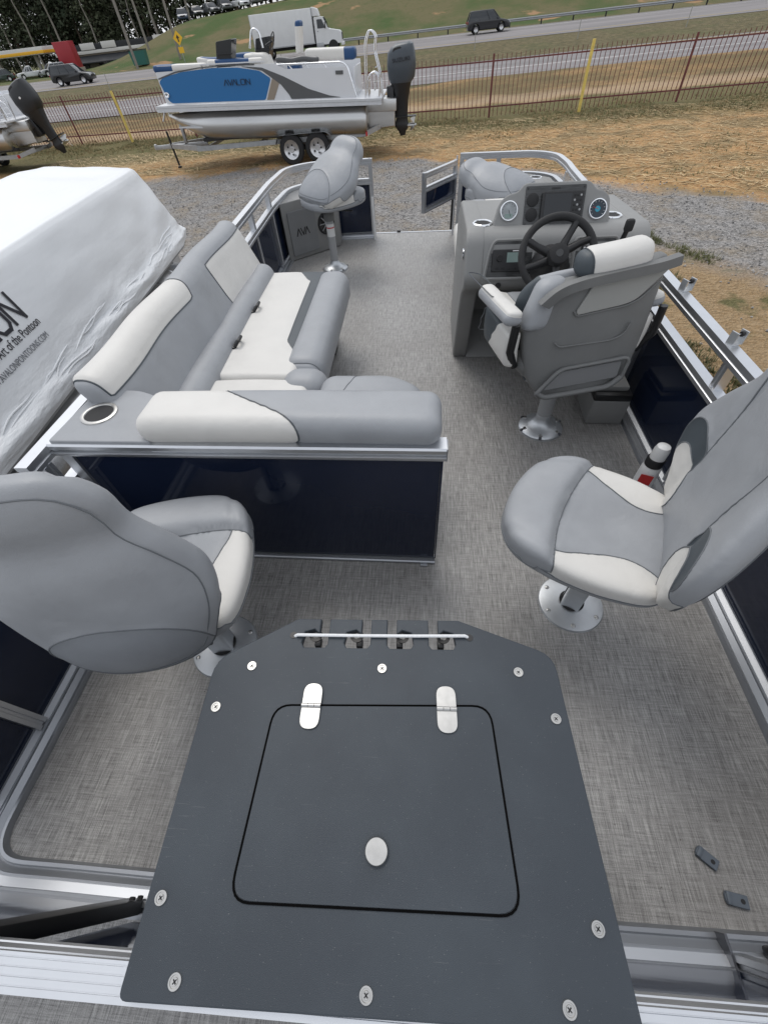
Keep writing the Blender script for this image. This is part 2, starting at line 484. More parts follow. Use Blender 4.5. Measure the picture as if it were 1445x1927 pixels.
class NG:
    """small node-graph helper"""
    def __init__(s, name):
        s.m = bpy.data.materials.new(name); s.m.use_nodes = True; MT[name] = s.m; s.t = s.m.node_tree
        s.p = s.t.nodes['Principled BSDF']; s.c = s.t.nodes.new('ShaderNodeTexCoord')
    def n(s, kind, **kw):
        o = s.t.nodes.new(kind)
        for k, v in kw.items(): setattr(o, k, v)
        return o
    def link(s, a, b): s.t.links.new(a, b)
    def noise(s, scale, detail=4, stretch=None, rough=.55, coords='Object'):
        mp_ = s.n('ShaderNodeMapping'); s.link(s.c.outputs[coords], mp_.inputs[0])
        if stretch: mp_.inputs['Scale'].default_value = stretch
        q = s.n('ShaderNodeTexNoise'); q.inputs['Scale'].default_value = scale; q.inputs['Detail'].default_value = detail
        q.inputs['Roughness'].default_value = rough; s.link(mp_.outputs[0], q.inputs['Vector']); return q.outputs['Fac']
    def math(s, op, a, b=None, c=None):
        q = s.n('ShaderNodeMath', operation=op)
        for i, v in enumerate((a, b, c)):
            if v is None: continue
            if isinstance(v, (int, float)): q.inputs[i].default_value = v
            else: s.link(v, q.inputs[i])
        return q.outputs[0]
    def ramp(s, x, lo, hi):
        q = s.n('ShaderNodeMapRange'); q.inputs[1].default_value = lo; q.inputs[2].default_value = hi; s.link(x, q.inputs[0]); return q.outputs[0]
    def mix(s, f, a, b):
        q = s.n('ShaderNodeMix', data_type='RGBA')
        if isinstance(f, (int, float)): q.inputs[0].default_value = f
        else: s.link(f, q.inputs[0])
        for i, v in ((6, a), (7, b)):
            if isinstance(v, tuple): q.inputs[i].default_value = (*v, 1)
            else: s.link(v, q.inputs[i])
        return q.outputs[2]
    def bump(s, h, st, dist):
        q = s.n('ShaderNodeBump'); q.inputs['Strength'].default_value = st; q.inputs['Distance'].default_value = dist
        s.link(h, q.inputs['Height']); s.link(q.outputs[0], s.p.inputs['Normal'])
    def xyz(s, coords='Object'):
        q = s.n('ShaderNodeSeparateXYZ'); s.link(s.c.outputs[coords], q.inputs[0]); return q.outputs

g = NG('table')                                            # moulded board: fine grain, dust specks, faint rubbed patches
sm = g.ramp(g.noise(5, 5), .45, .7); fine = g.noise(900, 2)
c = g.mix(sm, (.031, .039, .049), (.04, .05, .061)); dust = g.ramp(g.noise(430, 1), .75, .77)
c = g.mix(g.math('MULTIPLY', dust, .3), c, (.3, .3, .29))
scr = g.ramp(g.noise(1, 2, (16, 420, 1)), .70, .73); c = g.mix(g.math('MULTIPLY', g.math('MULTIPLY', scr, sm), .25), c, (.2, .2, .2))
g.link(c, g.p.inputs['Base Color']); rr = g.n('ShaderNodeMapRange'); rr.inputs[3].default_value = .40; rr.inputs[4].default_value = .56; g.link(g.noise(4, 4), rr.inputs[0]); g.link(rr.outputs[0], g.p.inputs['Roughness'])
g.p.inputs['Specular IOR Level'].default_value = .42; g.bump(fine, .25, .002)
mat('gap_dark', (.003, .003, .003), .95, spec=.05)
g = NG('deck_weave')                                       # woven vinyl: long warp threads, short cross threads
warp = g.noise(1, 3, (360, 16, 1)); warp2 = g.noise(1, 2, (130, 5, 1)); weft = g.noise(1, 3, (18, 380, 1)); weft2 = g.noise(1, 2, (6, 150, 1))
th = g.math('ADD', g.math('ADD', g.math('MULTIPLY', warp, .42), g.math('MULTIPLY', warp2, .2)), g.math('ADD', g.math('MULTIPLY', weft, .26), g.math('MULTIPLY', weft2, .12)))
fine = g.noise(520, 2)
th = g.math('ADD', th, g.math('MULTIPLY', g.math('SUBTRACT', fine, .5), .25))
k = g.ramp(th, .38, .65)
c = g.mix(k, (.095, .091, .088), (.47, .458, .44))
dirt = g.ramp(g.noise(1.7, 5), .42, .75)
c = g.mix(g.math('MULTIPLY', dirt, .45), c, (.16, .145, .13))
spk = g.ramp(g.noise(95, 1), .765, .78)
c = g.mix(g.math('MULTIPLY', spk, .8), c, (.05, .035, .025))
g.link(c, g.p.inputs['Base Color']); g.p.inputs['Roughness'].default_value = .43; g.p.inputs['Specular IOR Level'].default_value = .75; g.p.inputs['Sheen Weight'].default_value = .22; g.p.inputs['Sheen Roughness'].default_value = .4; g.bump(th, .5, .002)

# ------------------------------------------------------------------ the pontoon boat: deck, hull tubes
boat = thing('pontoon_boat', 'pontoon boat with woven grey vinyl deck, filling the foreground', 'boat', frame=BOAT)
deck_pts = fillet_poly([(-1.25, -.95), (1.25, -.95), (1.27, 5.02), (.85, 5.17), (-.9, 5.17), (-1.36, 5.02), (-1.3, 3)], [.05, .05, .3, .4, .4, .3, .8], 6)
prism('deck_floor', deck_pts, -.03, 0, 'deck_weave', boat)
sweep('deck_edge_trim', [(-.012, -.09), (.012, -.09), (.012, .004), (-.012, .004)], [(x * 1.008, y + (.012 if y > 4 else -.002), 0) for x, y in deck_pts], 'alu', boat, closed=True)
for i in range(12): box('deck_crossmember', (2.35, .05, .07), (0, -.7 + i * .51, -.067), 'alu_base', boat, 0)
for sx in (-.92, .92):
    pr = [(0, 5.55), (.04, 5.52), (.15, 5.3), (.26, 4.95), (.31, 4.6), (.31, -.8), (.27, -.86), (0, -.87)]
    lathe('pontoon_tube', pr, 'alu_cast', boat, 32, T(sx, 0, -.44) @ RX(-90))
box('deck_bracket', (.04, .02, .035), (-.26, 5.19, .0), 'black', boat, .004)

# ------------------------------------------------------------------ railings
RAIL = [(-.022, 0), (.022, 0), (.022, .016), (.017, .019), (.017, .027), (.022, .030), (.022, .046), (-.022, .046), (-.022, .030), (-.017, .027), (-.017, .019), (-.022, .016)]
BASE = [(s * 1.08, z * 1.05) for s, z in ((-.05, 0), (.04, 0), (.04, .055), (.028, .055), (.028, .045), (.018, .045), (.018, .056), (.006, .056), (.006, .04), (-.012, .034), (-.012, .03), (-.018, .03), (-.018, .026), (-.032, .014), (-.036, .018), (-.044, .018), (-.05, .006))]
POST = [(-.019, -.019), (.019, -.019), (.019, -.006), (.014, -.004), (.014, .004), (.019, .006), (.019, .019), (-.019, .019), (-.019, .006), (-.014, .004), (-.014, -.004), (-.019, -.006)]
def post(parent, x, y, z0, z1, rz=0, name='post', m='alu'):
    return prism(name, POST, z0, z1, m, parent, M=T(x, y, 0) @ RZ(rz))
def panel(parent, a, b, z0, z1, th=.006, name='side_panel', m='navy'):
    a, b = Vector((*a, 0)), Vector((*b, 0)); d = b - a; ang = math.degrees(math.atan2(d.y, d.x))
    return box(name, (d.length, th, z1 - z0), (d.length / 2, 0, (z0 + z1) / 2), m, parent, .001, T(*a) @ RZ(ang), 1)
def clip(parent, x, y, z, rz):
    """small U bracket with a black knob on top of the rail"""
    M = T(x, y, z) @ RZ(rz) @ Matrix.Scale(.8, 4)
    b = prism('cover_clip', [(-.03, 0), (.03, 0), (.03, .06), (.024, .06), (.024, .006), (-.024, .006), (-.024, .06), (-.03, .06)], -.02, .02, 'alu_cast', parent, .002, M @ XZ)
    lathe('knob', [(0, -.006), (.011, -.006), (.013, 0), (.011, .006), (0, .007)], 'black', b, 16, M @ T(.016, 0, .045) @ RY(90))
    tube('pin', [(-.024, 0, .045), (.012, 0, .045)], .003, 'alu', b, 8, M=M)
    return b
ZT, ZP = .605, .455                                        # underside of the top rail / of the panel rail
# starboard
st = thing('starboard_railing', 'right side aluminium railing with navy panels beside the helm and right chair', 'railing', frame=BOAT)
ps = [(1.195, -.02), (1.195, 2.5), (1.205, 4.35), (1.215, 4.55), (1.19, 4.9), (1.02, 5.05), (.36, 5.09)]
p_top = fillet([(x, y, 0) for x, y in ps], [.1, .1, .15, .18, .12], 6)
sweep('top_rail', RAIL, [v + Vector((0, 0, ZT)) for v in p_top], 'alu', st)
sweep('panel_rail', RAIL, [v + Vector((0, 0, ZP)) for v in p_top], 'alu', st)
sweep('base_rail', [(-s, z) for s, z in BASE], [v for v in reversed(p_top)], 'alu_base', st)
for y in (.36, 1.42, 2.18, 3.2, 4.2): post(st, 1.197, y, .05, ZP, 0)
for y in (.36, 1.50, 3.2, 4.45): post(st, 1.2, y, ZP + .046, ZT, 0)
post(st, .70, 5.07, ZP + .046, ZT); post(st, .36, 5.09, 0, ZT + .046)
ys = [-.02, .36, 1.42, 2.18, 3.2, 4.2, 4.5]
for a, b in zip(ys, ys[1:]): panel(st, (1.203, a + .019), (1.203, b - .019), .05, ZP)
panel(st, (1.02, 5.05), (.38, 5.09), .05, ZP); panel(st, (1.2, 4.75), (1.1, 5.0), .05, ZP)
for y in (1.56, 2.03): clip(st, 1.205, y, ZT + .046, 20)
lab = box('warning_label', (.002, .11, .13), (1.19, 2.29, .34), 'white_print', st, 0, RZ(0))
box('yellow_field', (.002, .1, .055), (1.1885, 2.29, .305), 'yellow_label', lab, 0)
# port
po = thing('port_railing', 'left side aluminium railing with navy panels behind the couch and left chair', 'railing', frame=BOAT)
pp = [(-.25, -.175), (-.90, -.185), (-1.205, -.19), (-1.205, .2), (-1.215, 1.5), (-1.265, 3.0), (-1.32, 4.3), (-1.30, 4.85), (-1.1, 5.04), (-.515, 5.07)]
port_base = fillet([(x, y, 0) for x, y in [(-.28, -.145), (-.9, -.15), (-1.205, -.155), (-1.205, .2), (-1.215, 1.5), (-1.265, 3.0), (-1.32, 4.3), (-1.30, 4.85), (-1.1, 5.04), (-.515, 5.07)]], [.01, .27, .05, .05, .05, .1, .2, .12], 10)
sweep('base_rail', BASE, port_base, 'alu_base', po, ang=30) if False else sweep('base_rail', [(-s, z) for s, z in BASE], port_base, 'alu_base', po)
port_top = fillet([(x, y, 0) for x, y in [(-1.215, .84), (-1.22, 1.5), (-1.265, 3.0), (-1.32, 4.3), (-1.30, 4.85), (-1.1, 5.04), (-.515, 5.07)]], [.05, .05, .1, .2, .12], 6)
sweep('top_rail', RAIL, [v + Vector((0, 0, ZT)) for v in port_top], 'alu', po)
sweep('panel_rail', RAIL, [v + Vector((0, 0, ZP)) for v in port_top], 'alu', po)
low = fillet([(x, y, ZP) for x, y in [(-1.0, -.16), (-1.21, -.16), (-1.21, .2), (-1.215, .84)]], [.12, .03], 6)
sweep('panel_rail', RAIL, low, 'alu', po)
def px_at(path, y):
    for a, b in zip(path, path[1:]):
        if min(a[1], b[1]) <= y <= max(a[1], b[1]) and abs(a[1] - b[1]) > 1e-6: return a[0] + (b[0] - a[0]) * (y - a[1]) / (b[1] - a[1])
    return -1.21
pl = [(-1.205, .0), (-1.21, .84), (-1.22, 1.5), (-1.265, 3.0), (-1.32, 4.3), (-1.31, 4.75)]
yp = [.0, .235, .9, 1.9, 3.02, 3.62, 4.2, 4.7]
for a, b in zip(yp, yp[1:]): panel(po, (px_at(pl, a) - .008, a + .019), (px_at(pl, b) - .008, b - .019), .05, ZP)
for y in yp[1:-1]: post(po, px_at(pl, y), y, .05, ZP)
for y in (.9, 1.9, 3.62, 4.2): post(po, px_at(pl, y), y, ZP + .046, ZT)
panel(po, (-1.1, 5.04), (-.535, 5.07), .05, ZP); post(po, -.515, 5.07, 0, ZT + .046)
panel(po, (-1.2, -.168), (-.68, -.165), .05, ZP)
for y in (1.38, 1.78): clip(po, px_at(pl, y) - .012, y, ZT + .044, 200)
tube('brace_rod', [(-1.25, 3.62, .2), (-1.09, 3.55, .02)], .006, 'alu', po, 8)
tube('gate_latch_rod', [(-.512, 5.03, .36), (-.5, 4.98, .0)], .011, 'white_plastic', po, 8)
# stern rail, a degree or two askew
sr = thing('stern_railing', 'low stern railing with wide ribbed white aluminium cap under the dark bait table', 'railing', (0, 0, 0), R_(1.5), frame=BOAT)
CAP = [(-.021, 0), (.021, 0), (.021, .02), (.015, .024), (.015, .03), (.021, .034), (.021, .066), (.017, .069), (.017, .074), (.021, .078), (.021, .088)] + sum([[(.021 - k * .0095 - .004, .088), (.021 - k * .0095 - .0045, .0862), (.021 - k * .0095 - .0055, .0862), (.021 - k * .0095 - .006, .088)] for k in range(4)], []) + [(-.021, .088)]
sweep('top_cap', CAP, [(1.2, -.168, .55), (-1.2, -.168, .55)], 'alu', sr)
sweep('base_rail', [(-s, z) for s, z in BASE], [(1.16, -.168, .0), (-.05, -.168, .0)], 'alu_base', sr)
box('rail_joint', (.006, .092, .06), (.80, -.164, .029), 'alu_groove', sr, 0)
panel(sr, (-.66, -.18), (.80, -.18), .05, .55); panel(sr, (.84, -.18), (1.19, -.18), .05, .55)
post(sr, .82, -.17, .0, .55, m='alu_base')
sp_ = box('support_strut', (.05, .03, .53), (-.675, -.15, .285), 'black', sr, .004)
for z in (.06, .1): lathe('bolt', [(0, 0), (.008, 0), (.007, .006), (0, .007)], 'rubber', sp_, 8, T(-.66, -.134, z) @ RX(-90))
box('latch', (.09, .022, .035), (.93, -.145, .05), 'black', sr, .006)

# bow gate, standing open to the outside
bg = thing('bow_gate', 'small navy bow gate with aluminium frame, swung open inside the bow opening', 'gate', (.30, 5.045, 0), R_(237.5), frame=BOAT)
GW = .54
for z in (.575, .475, .32): sweep('gate_bar', [(s * .8, v * .8) for s, v in RAIL], [(0, 0, z), (GW, 0, z)], 'alu', bg)
for x in (.0, GW): prism('gate_post', [(a * .8, b * .8) for a, b in POST], .32, .615, 'alu', bg, M=T(x, 0, 0))
box('gate_panel', (GW - .03, .006, .12), (GW / 2, 0, .415), 'navy', bg, .001)
box('latch', (.05, .012, .02), (GW * .72, -.012, .45), 'black', bg, .003)
tube('hinge_rod', [(-.022, 0, 0), (-.022, 0, .64)], .008, 'alu', bg, 8)
gs = box('gate_stop', (.03, .012, .28), (.3, 5.15, .16), 'black', None, .003); top(gs, 'narrow black gate stop standing at the bow deck edge', 'gate stop', frame=BOAT)

# ------------------------------------------------------------------ bait table over the stern rail
tb = thing('bait_table', 'charcoal bait table with hinged lid and four rod slots at the stern', 'table', (-.006, .1, 0), R_(2.2), frame=BOAT)
ZTB = .66
def slot(x, sgn):      # rod slot: open at the front edge, widening to one side
    a, b = (x - .01, x + .01)
    if sgn < 0: return [(a, .286), (a, .252), (a - .012, .262), (a - .032, .256), (a - .036, .232), (a - .03, .222), (b - .006, .222), (b, .23), (b, .286)]
    return [(a, .286), (a, .23), (a + .006, .222), (b + .03, .222), (b + .036, .232), (b + .032, .256), (b + .012, .262), (b, .252), (b, .286)]
front = [(-.195, .286)]
for x, s in ((-.134, -1), (-.043, -1), (.012, 1), (.1, 1)): front += slot(x, s)
front += [(.155, .286)]
outl = fillet_poly([(.344, .212), (.352, -.272), (-.345, -.272), (-.352, .195)], [.03, .02, .02, .03], 4)
k = max(range(len(outl)), key=lambda i: outl[i][0] + outl[i][1] * 3)
poly = front + [p for p in fillet_poly([(.17, .286), (.34, .212), (.347, -.275), (-.352, -.277), (-.356, .19), (-.21, .286)], [0, .03, .012, .012, .03, 0], 4)][1:-1]
ttop = prism('table_top', poly, ZTB - .019, ZTB, 'table', tb, .0022)
LP = fillet_poly([(-.209, .104), (-.222, -.17), (.209, -.168), (.198, .112)], .032, 6)
lid = prism('hatch_lid', LP, ZTB + .0004, ZTB + .0022, 'table', tb, 0)
sweep('hatch_gap', [(-.0015, 0), (.0015, 0), (.0015, .0016), (-.0015, .0016)], [(x * 1.012, -.028 + (y + .028) * 1.017, ZTB) for x, y in LP], 'gap_dark', tb, closed=True)
def screw(parent, x, y, z, r=.0095, name='screw'):
    s = lathe(name, [(0, .0022), (r * .45, .0022), (r * .5, .0012), (r * .68, .0012), (r * .73, .0024), (r * .95, .0024), (r, 0)], 'stainless', parent, 20, T(x, y, z))
    for a in (45, 135): box('cross_slot', (r * .7, r * .16, .0006), (0, 0, .0024), 'rubber', s, 0, T(x, y, z) @ RZ(a))
    return s
for x, y in ((-.275, .18), (-.006, .18), (.264, .178), (-.327, .1), (.318, .095), (-.33, -.172), (.315, -.178), (-.277, -.255), (-.01, -.255), (.257, -.255)): screw(tb, x, y, ZTB)
for x in (-.139, .119):
    hg = thing_part = bpy.data.objects.new('hinge', None); COL.objects.link(hg); hg.parent = tb
    for s in (1, -1):
        prism('hinge_leaf', fillet_poly([(-.0185, 0), (.0185, 0), (.0185, .038 * s), (-.0185, .038 * s)], [0, 0, .018, .018], 6), ZTB + .0036, ZTB + .0058, 'stainless', hg, .0006, T(x, .106 + s * .003, 0))
    for q in (-.0125, 0, .0125): tube('knuckle', [(x + q - .0058, .106, ZTB + .006), (x + q + .0058, .106, ZTB + .006)], .0042, 'stainless', hg, 10)
lathe('lid_knob', [(0, .007), (.017, .0068), (.0185, .005), (.0185, .003), (.017, 0)], 'stainless', tb, 28, T(-.003, -.105, ZTB + .0035))
tube('bungee_cord', [(-.197, .246, ZTB - .002), (-.19, .246, ZTB + .006), (-.05, .2465, ZTB + .005), (.06, .2475, ZTB + .005), (.165, .249, ZTB + .006), (.172, .249, ZTB - .002)], .0035, 'cord', tb, 8)
for x in (-.2, .175): lathe('cord_eyelet', [(.0, .0008), (.0075, .0008), (.0075, 0)], 'black', tb, 14, T(x, .2475, ZTB + .0004))
for x, s in ((-.134, -1), (-.043, -1), (.012, 1), (.1, 1)):
    h = box('rod_hook', (.014, .02, .018), (x + s * .016, .243, ZTB - .03), 'black', tb, .003)
    lathe('hook_ring', [(.007, 0), (.0145, 0), (.0145, .002), (.007, .002)], 'black', h, 16, T(x + s * .022, .256, ZTB - .021))
box('cabinet', (.4, .26, .62), (0, -.02, .31), 'console', tb, .02)

# loose floor hardware
for i, (x, y, rz, t_, nm) in enumerate(((.845, .045, -38, 18, 'rounded blue-grey plastic bracket lying on deck, nearer the right chair'), (.885, -.035, -8, 0, 'blue-grey plastic bracket on deck near the stern rail, the rearmost one'))):
    fb = thing('plastic_bracket', nm, 'bracket', (x, y, 0), R_(rz), 'loose plastic brackets on the deck', frame=BOAT)
    prism('body', fillet_poly([(-.028, -.014), (.026, -.014), (.026, .014), (-.028, .014)], [.012, .003, .003, .012], 4), .001, .012, 'clip_plastic', fb, .003)
    lathe('screw_hole', [(.0, .0127), (.0055, .0127), (.0055, .012)], 'black', fb, 14, T(.012, 0, .0))
    box('tab', (.012, .028, .016), (-.02, 0, .008), 'clip_plastic', fb, .004)

# ------------------------------------------------------------------ chairs
def base_plate(parent, kind):
    if kind == 'flat':
        b = lathe('base_plate', [(.035, .016), (.06, .015), (.1, .010), (.118, .006), (.122, 0)], 'alu_cast', parent, 48)
        for k in range(6):
            a = k * math.pi / 3 + .35; sc = lathe('screw', [(0, .004), (.006, .004), (.0085, .002), (.0085, 0)], 'stainless', b, 12, T(.1 * math.cos(a), .1 * math.sin(a), .009))
        lathe('collar', [(.035, .012), (.044, .017), (.046, .022), (.040, .028), (.03, .028)], 'black', parent, 28)
    else:
        b = lathe('base_plate', [(.036, .075), (.042, .06), (.055, .043), (.08, .03), (.108, .02), (.116, .012), (.117, 0)], 'alu_cast', parent, 48)
        for k in range(6):
            a = k * math.pi / 3 + .1; lathe('screw_slot', [(0, .01), (.008, .009), (.012, 0)], 'stainless', b, 12, T(.098 * math.cos(a), .098 * math.sin(a), .0185))
            box('slot_recess', (.03, .016, .012), (.108, 0, .0155), 'alu_groove', b, .005, RZ(math.degrees(a)))
    return b
SEAT_OUT = outline_from([(0, .27), (.14, .245), (.215, .17), (.235, .05), (.225, -.1), (.17, -.22), (0, -.25), (-.17, -.22), (-.225, -.1), (-.235, .05), (-.215, .17), (-.14, .245)])
BACK_OUT = outline_from([(0, .30), (.11, .29), (.165, .235), (.18, .165), (.222, .085), (.258, -.01), (.25, -.11), (.215, -.2), (.165, -.27), (0, -.295), (-.165, -.27), (-.215, -.2), (-.25, -.11), (-.258, -.01), (-.222, .085), (-.18, .165), (-.165, .235), (-.11, .29)])
def make_chair(name, label, zs, fold, kind, loc, rz, group, post_r=.034, back_w=1.0, bt=1.0, hy=-.14, hz=.0, hx=.0, back_h=1.0, bz=0):
    t = thing(name, label, 'chair', loc, rz, group, BOAT)
    base_plate(t, kind)
    if kind == 'flat':
        prism('post', fillet_poly([(-.038, -.034), (.038, -.034), (.038, .034), (-.038, .034)], .012, 4), .012, zs - .06, 'alu_cast', t, M=T(0, 0, 0))
        box('post_slot', (.012, .004, zs - .12), (.0, .0355, (zs - .06) / 2), 'alu_groove', t, .001)
    else:
        tube('post', [(0, 0, .02), (0, 0, zs - .13)], post_r, 'tag_grey', t, 24)
        tube('post_sleeve', [(0, 0, zs - .15), (0, 0, zs - .06)], post_r + .012, 'shell', t, 24)
        tg = tube('warning_tag', [(0, 0, zs * .5), (0, 0, zs * .68)], post_r + .0012, 'white_plastic', t, 24)
        tube('red_stripe', [(0, 0, zs * .62), (0, 0, zs * .635)], post_r + .002, 'red', tg, 24)
        tube('height_lever', [(.03, .02, zs - .08), (.10, .12, zs - .085), (.14, .16, zs - .09)], .006, 'black', t, 8)
    box('swivel_plate', (.2, .2, .02), (0, 0, zs - .062), 'black', t, .006)
    # seat: centre strip, two pale side panels, front bolster
    oy = .06
    def tz(x, y):
        bol = 1 / (1 + math.exp(-(y - (.105 - .6 * x * x)) / .012)) * .032
        side = .028 * (abs(x) / .22) ** 2
        dip = -.02 * math.exp(-((x / .09) ** 2 + ((y + .03) / .12) ** 2))
        sm = -.006 * math.exp(-(((y - (.10 - .6 * x * x)) / .01) ** 2))
        return .03 + bol + side + dip + sm
    V, F = pillow(SEAT_OUT, tz, lambda x, y: -.055, 120, 26, 3.6, 4.5)
    sd_b = [(v.y - (.098 - .6 * v.x * v.x)) if v.z > -.012 else -.05 for v in V]
    def seam(y): return .135 + .03 * math.cos((y - .07) * 17) + .03 * max(0, (y - .02) / .1)
    sd_s = [min(abs(v.x) - seam(v.y), .2) if v.z > -.008 + .0 * v.x else -.06 + min(0, v.z) for v in V]
    upholstery(t, V, F, [(sd_b, 'front_bolster', 'vinyl_grey'), (sd_s, 'side_panel', 'vinyl_white')], 'vinyl_grey', 'seat', 'thread', T(0, oy, zs), .0022)
    # back: the outline stands in x-z, then leans and folds about its hinge
    def wing(x, z): return .055 * (abs(x) / .24) ** 2.2
    M0 = T(hx, hy, zs + .03 + hz) @ RZ(bz) @ RX(fold) @ Matrix.Diagonal((1, 1, back_h, 1)) @ T(0, 0, .25)
    Vb, Fb = pillow(BACK_OUT, lambda x, y: .045, lambda x, y: -.045, 128, 26, 3.2, 3.0)
    def crease(x, z, y):
        if y > 0: # front side carries the sewn relief
            return -.012 * math.exp(-((abs(x) - (.12 + .25 * max(0, -z - .05))) / .014) ** 2)
        return 0
    W = [Vector((v.x * back_w, v.z * bt + wing(v.x, v.y) + crease(v.x, v.y, v.z) - (.02 * math.exp(-((v.y - .16) / .05) ** 2) * (1 if v.z < 0 else 0)) * -1, v.y)) for v in Vb]
    fr = [v.z for v in Vb]
    sdw = [min(1 - ((abs(v.x) - .172) / .068) ** 2 - ((v.y + .165) / .105) ** 2, v.z * 40 + .6) * .06 for v in Vb]
    sdd = [min(1 - ((abs(v.x) - .18) / .066) ** 2 - ((v.y + .07) / .085) ** 2, v.z * 40 + .6) * .06 for v in Vb]
    sdc = [min(.118 + .22 * max(0, -v.y - .05) + .1 * max(0, v.y - .05) - abs(v.x), .262 - v.y - 2.2 * v.x * v.x, v.z * 3 - .02) for v in Vb]
    sdh = [min(-v.z * 3 - .03, (1 - (v.x / .195) ** 2 - ((v.y + .235) / (.175 if v.y > -.235 else .05)) ** 2) * .1) for v in Vb]
    upholstery(t, W, Fb, [(sdw, 'lumbar_panel', 'vinyl_white'), (sdd, 'accent_panel', 'vinyl_dark'), (sdh, 'hinge_cover', 'vinyl_grey_deep'), (sdc, 'centre_panel', 'vinyl_grey')], 'vinyl_grey', 'backrest', 'thread', M0, .0022, seam_d=.0025)
    # rim seam on the rear side
    rim = []
    for k in range(72):
        a = 2 * math.pi * k / 72; r = BACK_OUT(a) * .93; x, z = r * math.cos(a), r * math.sin(a)
        rho = .93; y = -.0045 - .0405 * (1 - rho ** 3) ** (1 / 3); rim.append(M0 @ Vector((x * back_w, y * bt + wing(x, z) - .0008, z)))
    tube('rim_seam', rim, .0016, 'thread', t, 5, True)
    for s in (-1, 1): box('hinge_arm', (.012, .1, .05), (s * .12, hy + .07, zs - .03), 'black', t, .005)
    return t
make_chair('fishing_chair', 'grey and white swivel fishing chair at right beside the white bottle with a red label', .46, 3, 'flat', (.643, .795, 0), R_(63), 'fishing chairs at the stern', back_w=1.13, bt=1.15, hy=-.16, back_h=1.05, bz=6)
make_chair('fishing_chair', 'grey swivel fishing chair at left, seen from behind, facing the navy partition', .465, -6, 'flat', (-.678, .551, 0), R_(13), 'fishing chairs at the stern', back_w=.95, bt=1.2, hy=-.205, hz=-.025, hx=-.03, back_h=1.07)
make_chair('folding_chair', 'grey pedestal chair with folded back at the left bow corner', .54, -55, 'bell', (-.81, 4.22, 0), R_(-47), 'folded pedestal chairs at the bow', bt=1.7, back_w=1.14)
make_chair('folding_chair', 'grey pedestal chair with folded back at right bow, behind the helm console', .55, -78, 'bell', (.68, 4.12, 0), R_(58), 'folded pedestal chairs at the bow', bt=1.9)

# ------------------------------------------------------------------ partition behind the couch
pa = thing('partition', 'glossy navy partition panel with aluminium rails across the deck behind the couch', 'partition', frame=BOAT)
panel(pa, (-1.19, .972), (.112, .972), .03, .6, .012, 'navy_panel')
sweep('top_rail', [(-.03, 0), (.027, 0), (.03, .006), (.03, .014), (.02, .018), (.02, .026), (.03, .03), (.03, .044), (.024, .05), (-.03, .05)], [(-1.195, .975, .604), (.126, .975, .604)], 'alu', pa)
sweep('bottom_rail', [(-.02, 0), (.018, 0), (.018, .01), (.012, .012), (.012, .022), (-.02, .022)], [(-1.15, .968, .004), (.116, .968, .004)], 'alu_base', pa)
post(pa, -1.165, .975, .02, .6); box('rail_end_cap', (.004, .05, .05), (.128, .973, .628), 'alu_base', pa, .001)
box('edge_strip', (.006, .03, .57), (.116, .975, .318), 'navy', pa, .001); box('foot', (.03, .02, .012), (.07, .945, .007), 'alu_base', pa, .002)

# ------------------------------------------------------------------ L-shaped couch
co = thing('corner_couch', 'L-shaped grey and white vinyl couch along the left side', 'couch', frame=BOAT)
XO = lambda y: -.03 * (y - 1.1)                            # the side runs out slightly towards the bow
box('base_cabinet', (.42, 1.45, .3), (-.80, 2.2, .15), 'shell', co, .02); box('base_cabinet', (.95, .42, .3), (-.62, 1.24, .15), 'shell', co, .02)
# long backrest
def d_back(p):
    y = p.y + 2.02; lean = p.z + .18
    return (p.x - 1.0 - .42 * lean + XO(y) + .01 * math.cos(p.y * 9), y + .035, p.z + .575)
rest, V, F = rbox((.12, 1.79, .36), .05, .02, d_back, 5)
sA = [min(p.z - .105 + .4 * (.06 - p.x), (-.02 - p.y) * .45 - .25 * max(0, .17 - p.z), p.y + .872) for p in rest]
sB = [min(p.x + .02, p.y - .25 - .25 * max(0, -p.z - .02), .14 - p.z, .875 - p.y) for p in rest]
upholstery(co, V, F, [(sA, 'white_top_panel', 'vinyl_white'), (sB, 'white_face_panel', 'vinyl_white')], 'vinyl_grey', 'backrest', 'piping_dark', None, .0035)
# lumbar roll at the foot of the back
rest, V, F = rbox((.13, 1.62, .14), .06, .03, lambda p: (p.x - .955 + XO(p.y + 2.1) - .15 * p.z, p.y + 2.1, p.z + .455), 5)
upholstery(co, V, F, [], 'vinyl_grey', 'lumbar_roll')
for y in (1.93, 2.32):
    s_ = tube('seat_strap', [(-.885 + XO(y), y - .03, .47), (-.86 + XO(y), y - .02, .50), (-.86 + XO(y), y + .03, .50), (-.885 + XO(y), y + .04, .47)], .008, 'black', co, 8)
    box('strap_base', (.02, .08, .02), (-.89 + XO(y), y, .468), 'black', s_, .005)
# seat cushion with charcoal wedge
def d_seat(p): return (p.x - .74 + XO(p.y + 2.27), p.y + 2.27, p.z + .40 + .012 * math.cos(p.x * 7) * math.cos(p.y * 2.2))
rest, V, F = rbox((.42, 1.24, .13), .03, .02, d_seat, 4)
def wedge(y):
    if y > .46: return .02 + (.62 - y) * .5
    if y > -.3: return .115
    return .115 + (-.3 - y) * .55
sC = [p.x - wedge(p.y) for p in rest]
upholstery(co, V, F, [(sC, 'charcoal_wedge', 'vinyl_dark')], 'vinyl_white', 'seat_cushion', 'thread', None, .002)
rest, V, F = rbox((.52, .50, .13), .035, .03, lambda p: (p.x - .72, p.y + 1.385, p.z + .40 + .01 * math.cos(p.x * 6)), 4)
upholstery(co, V, F, [], 'vinyl_white', 'corner_cushion')
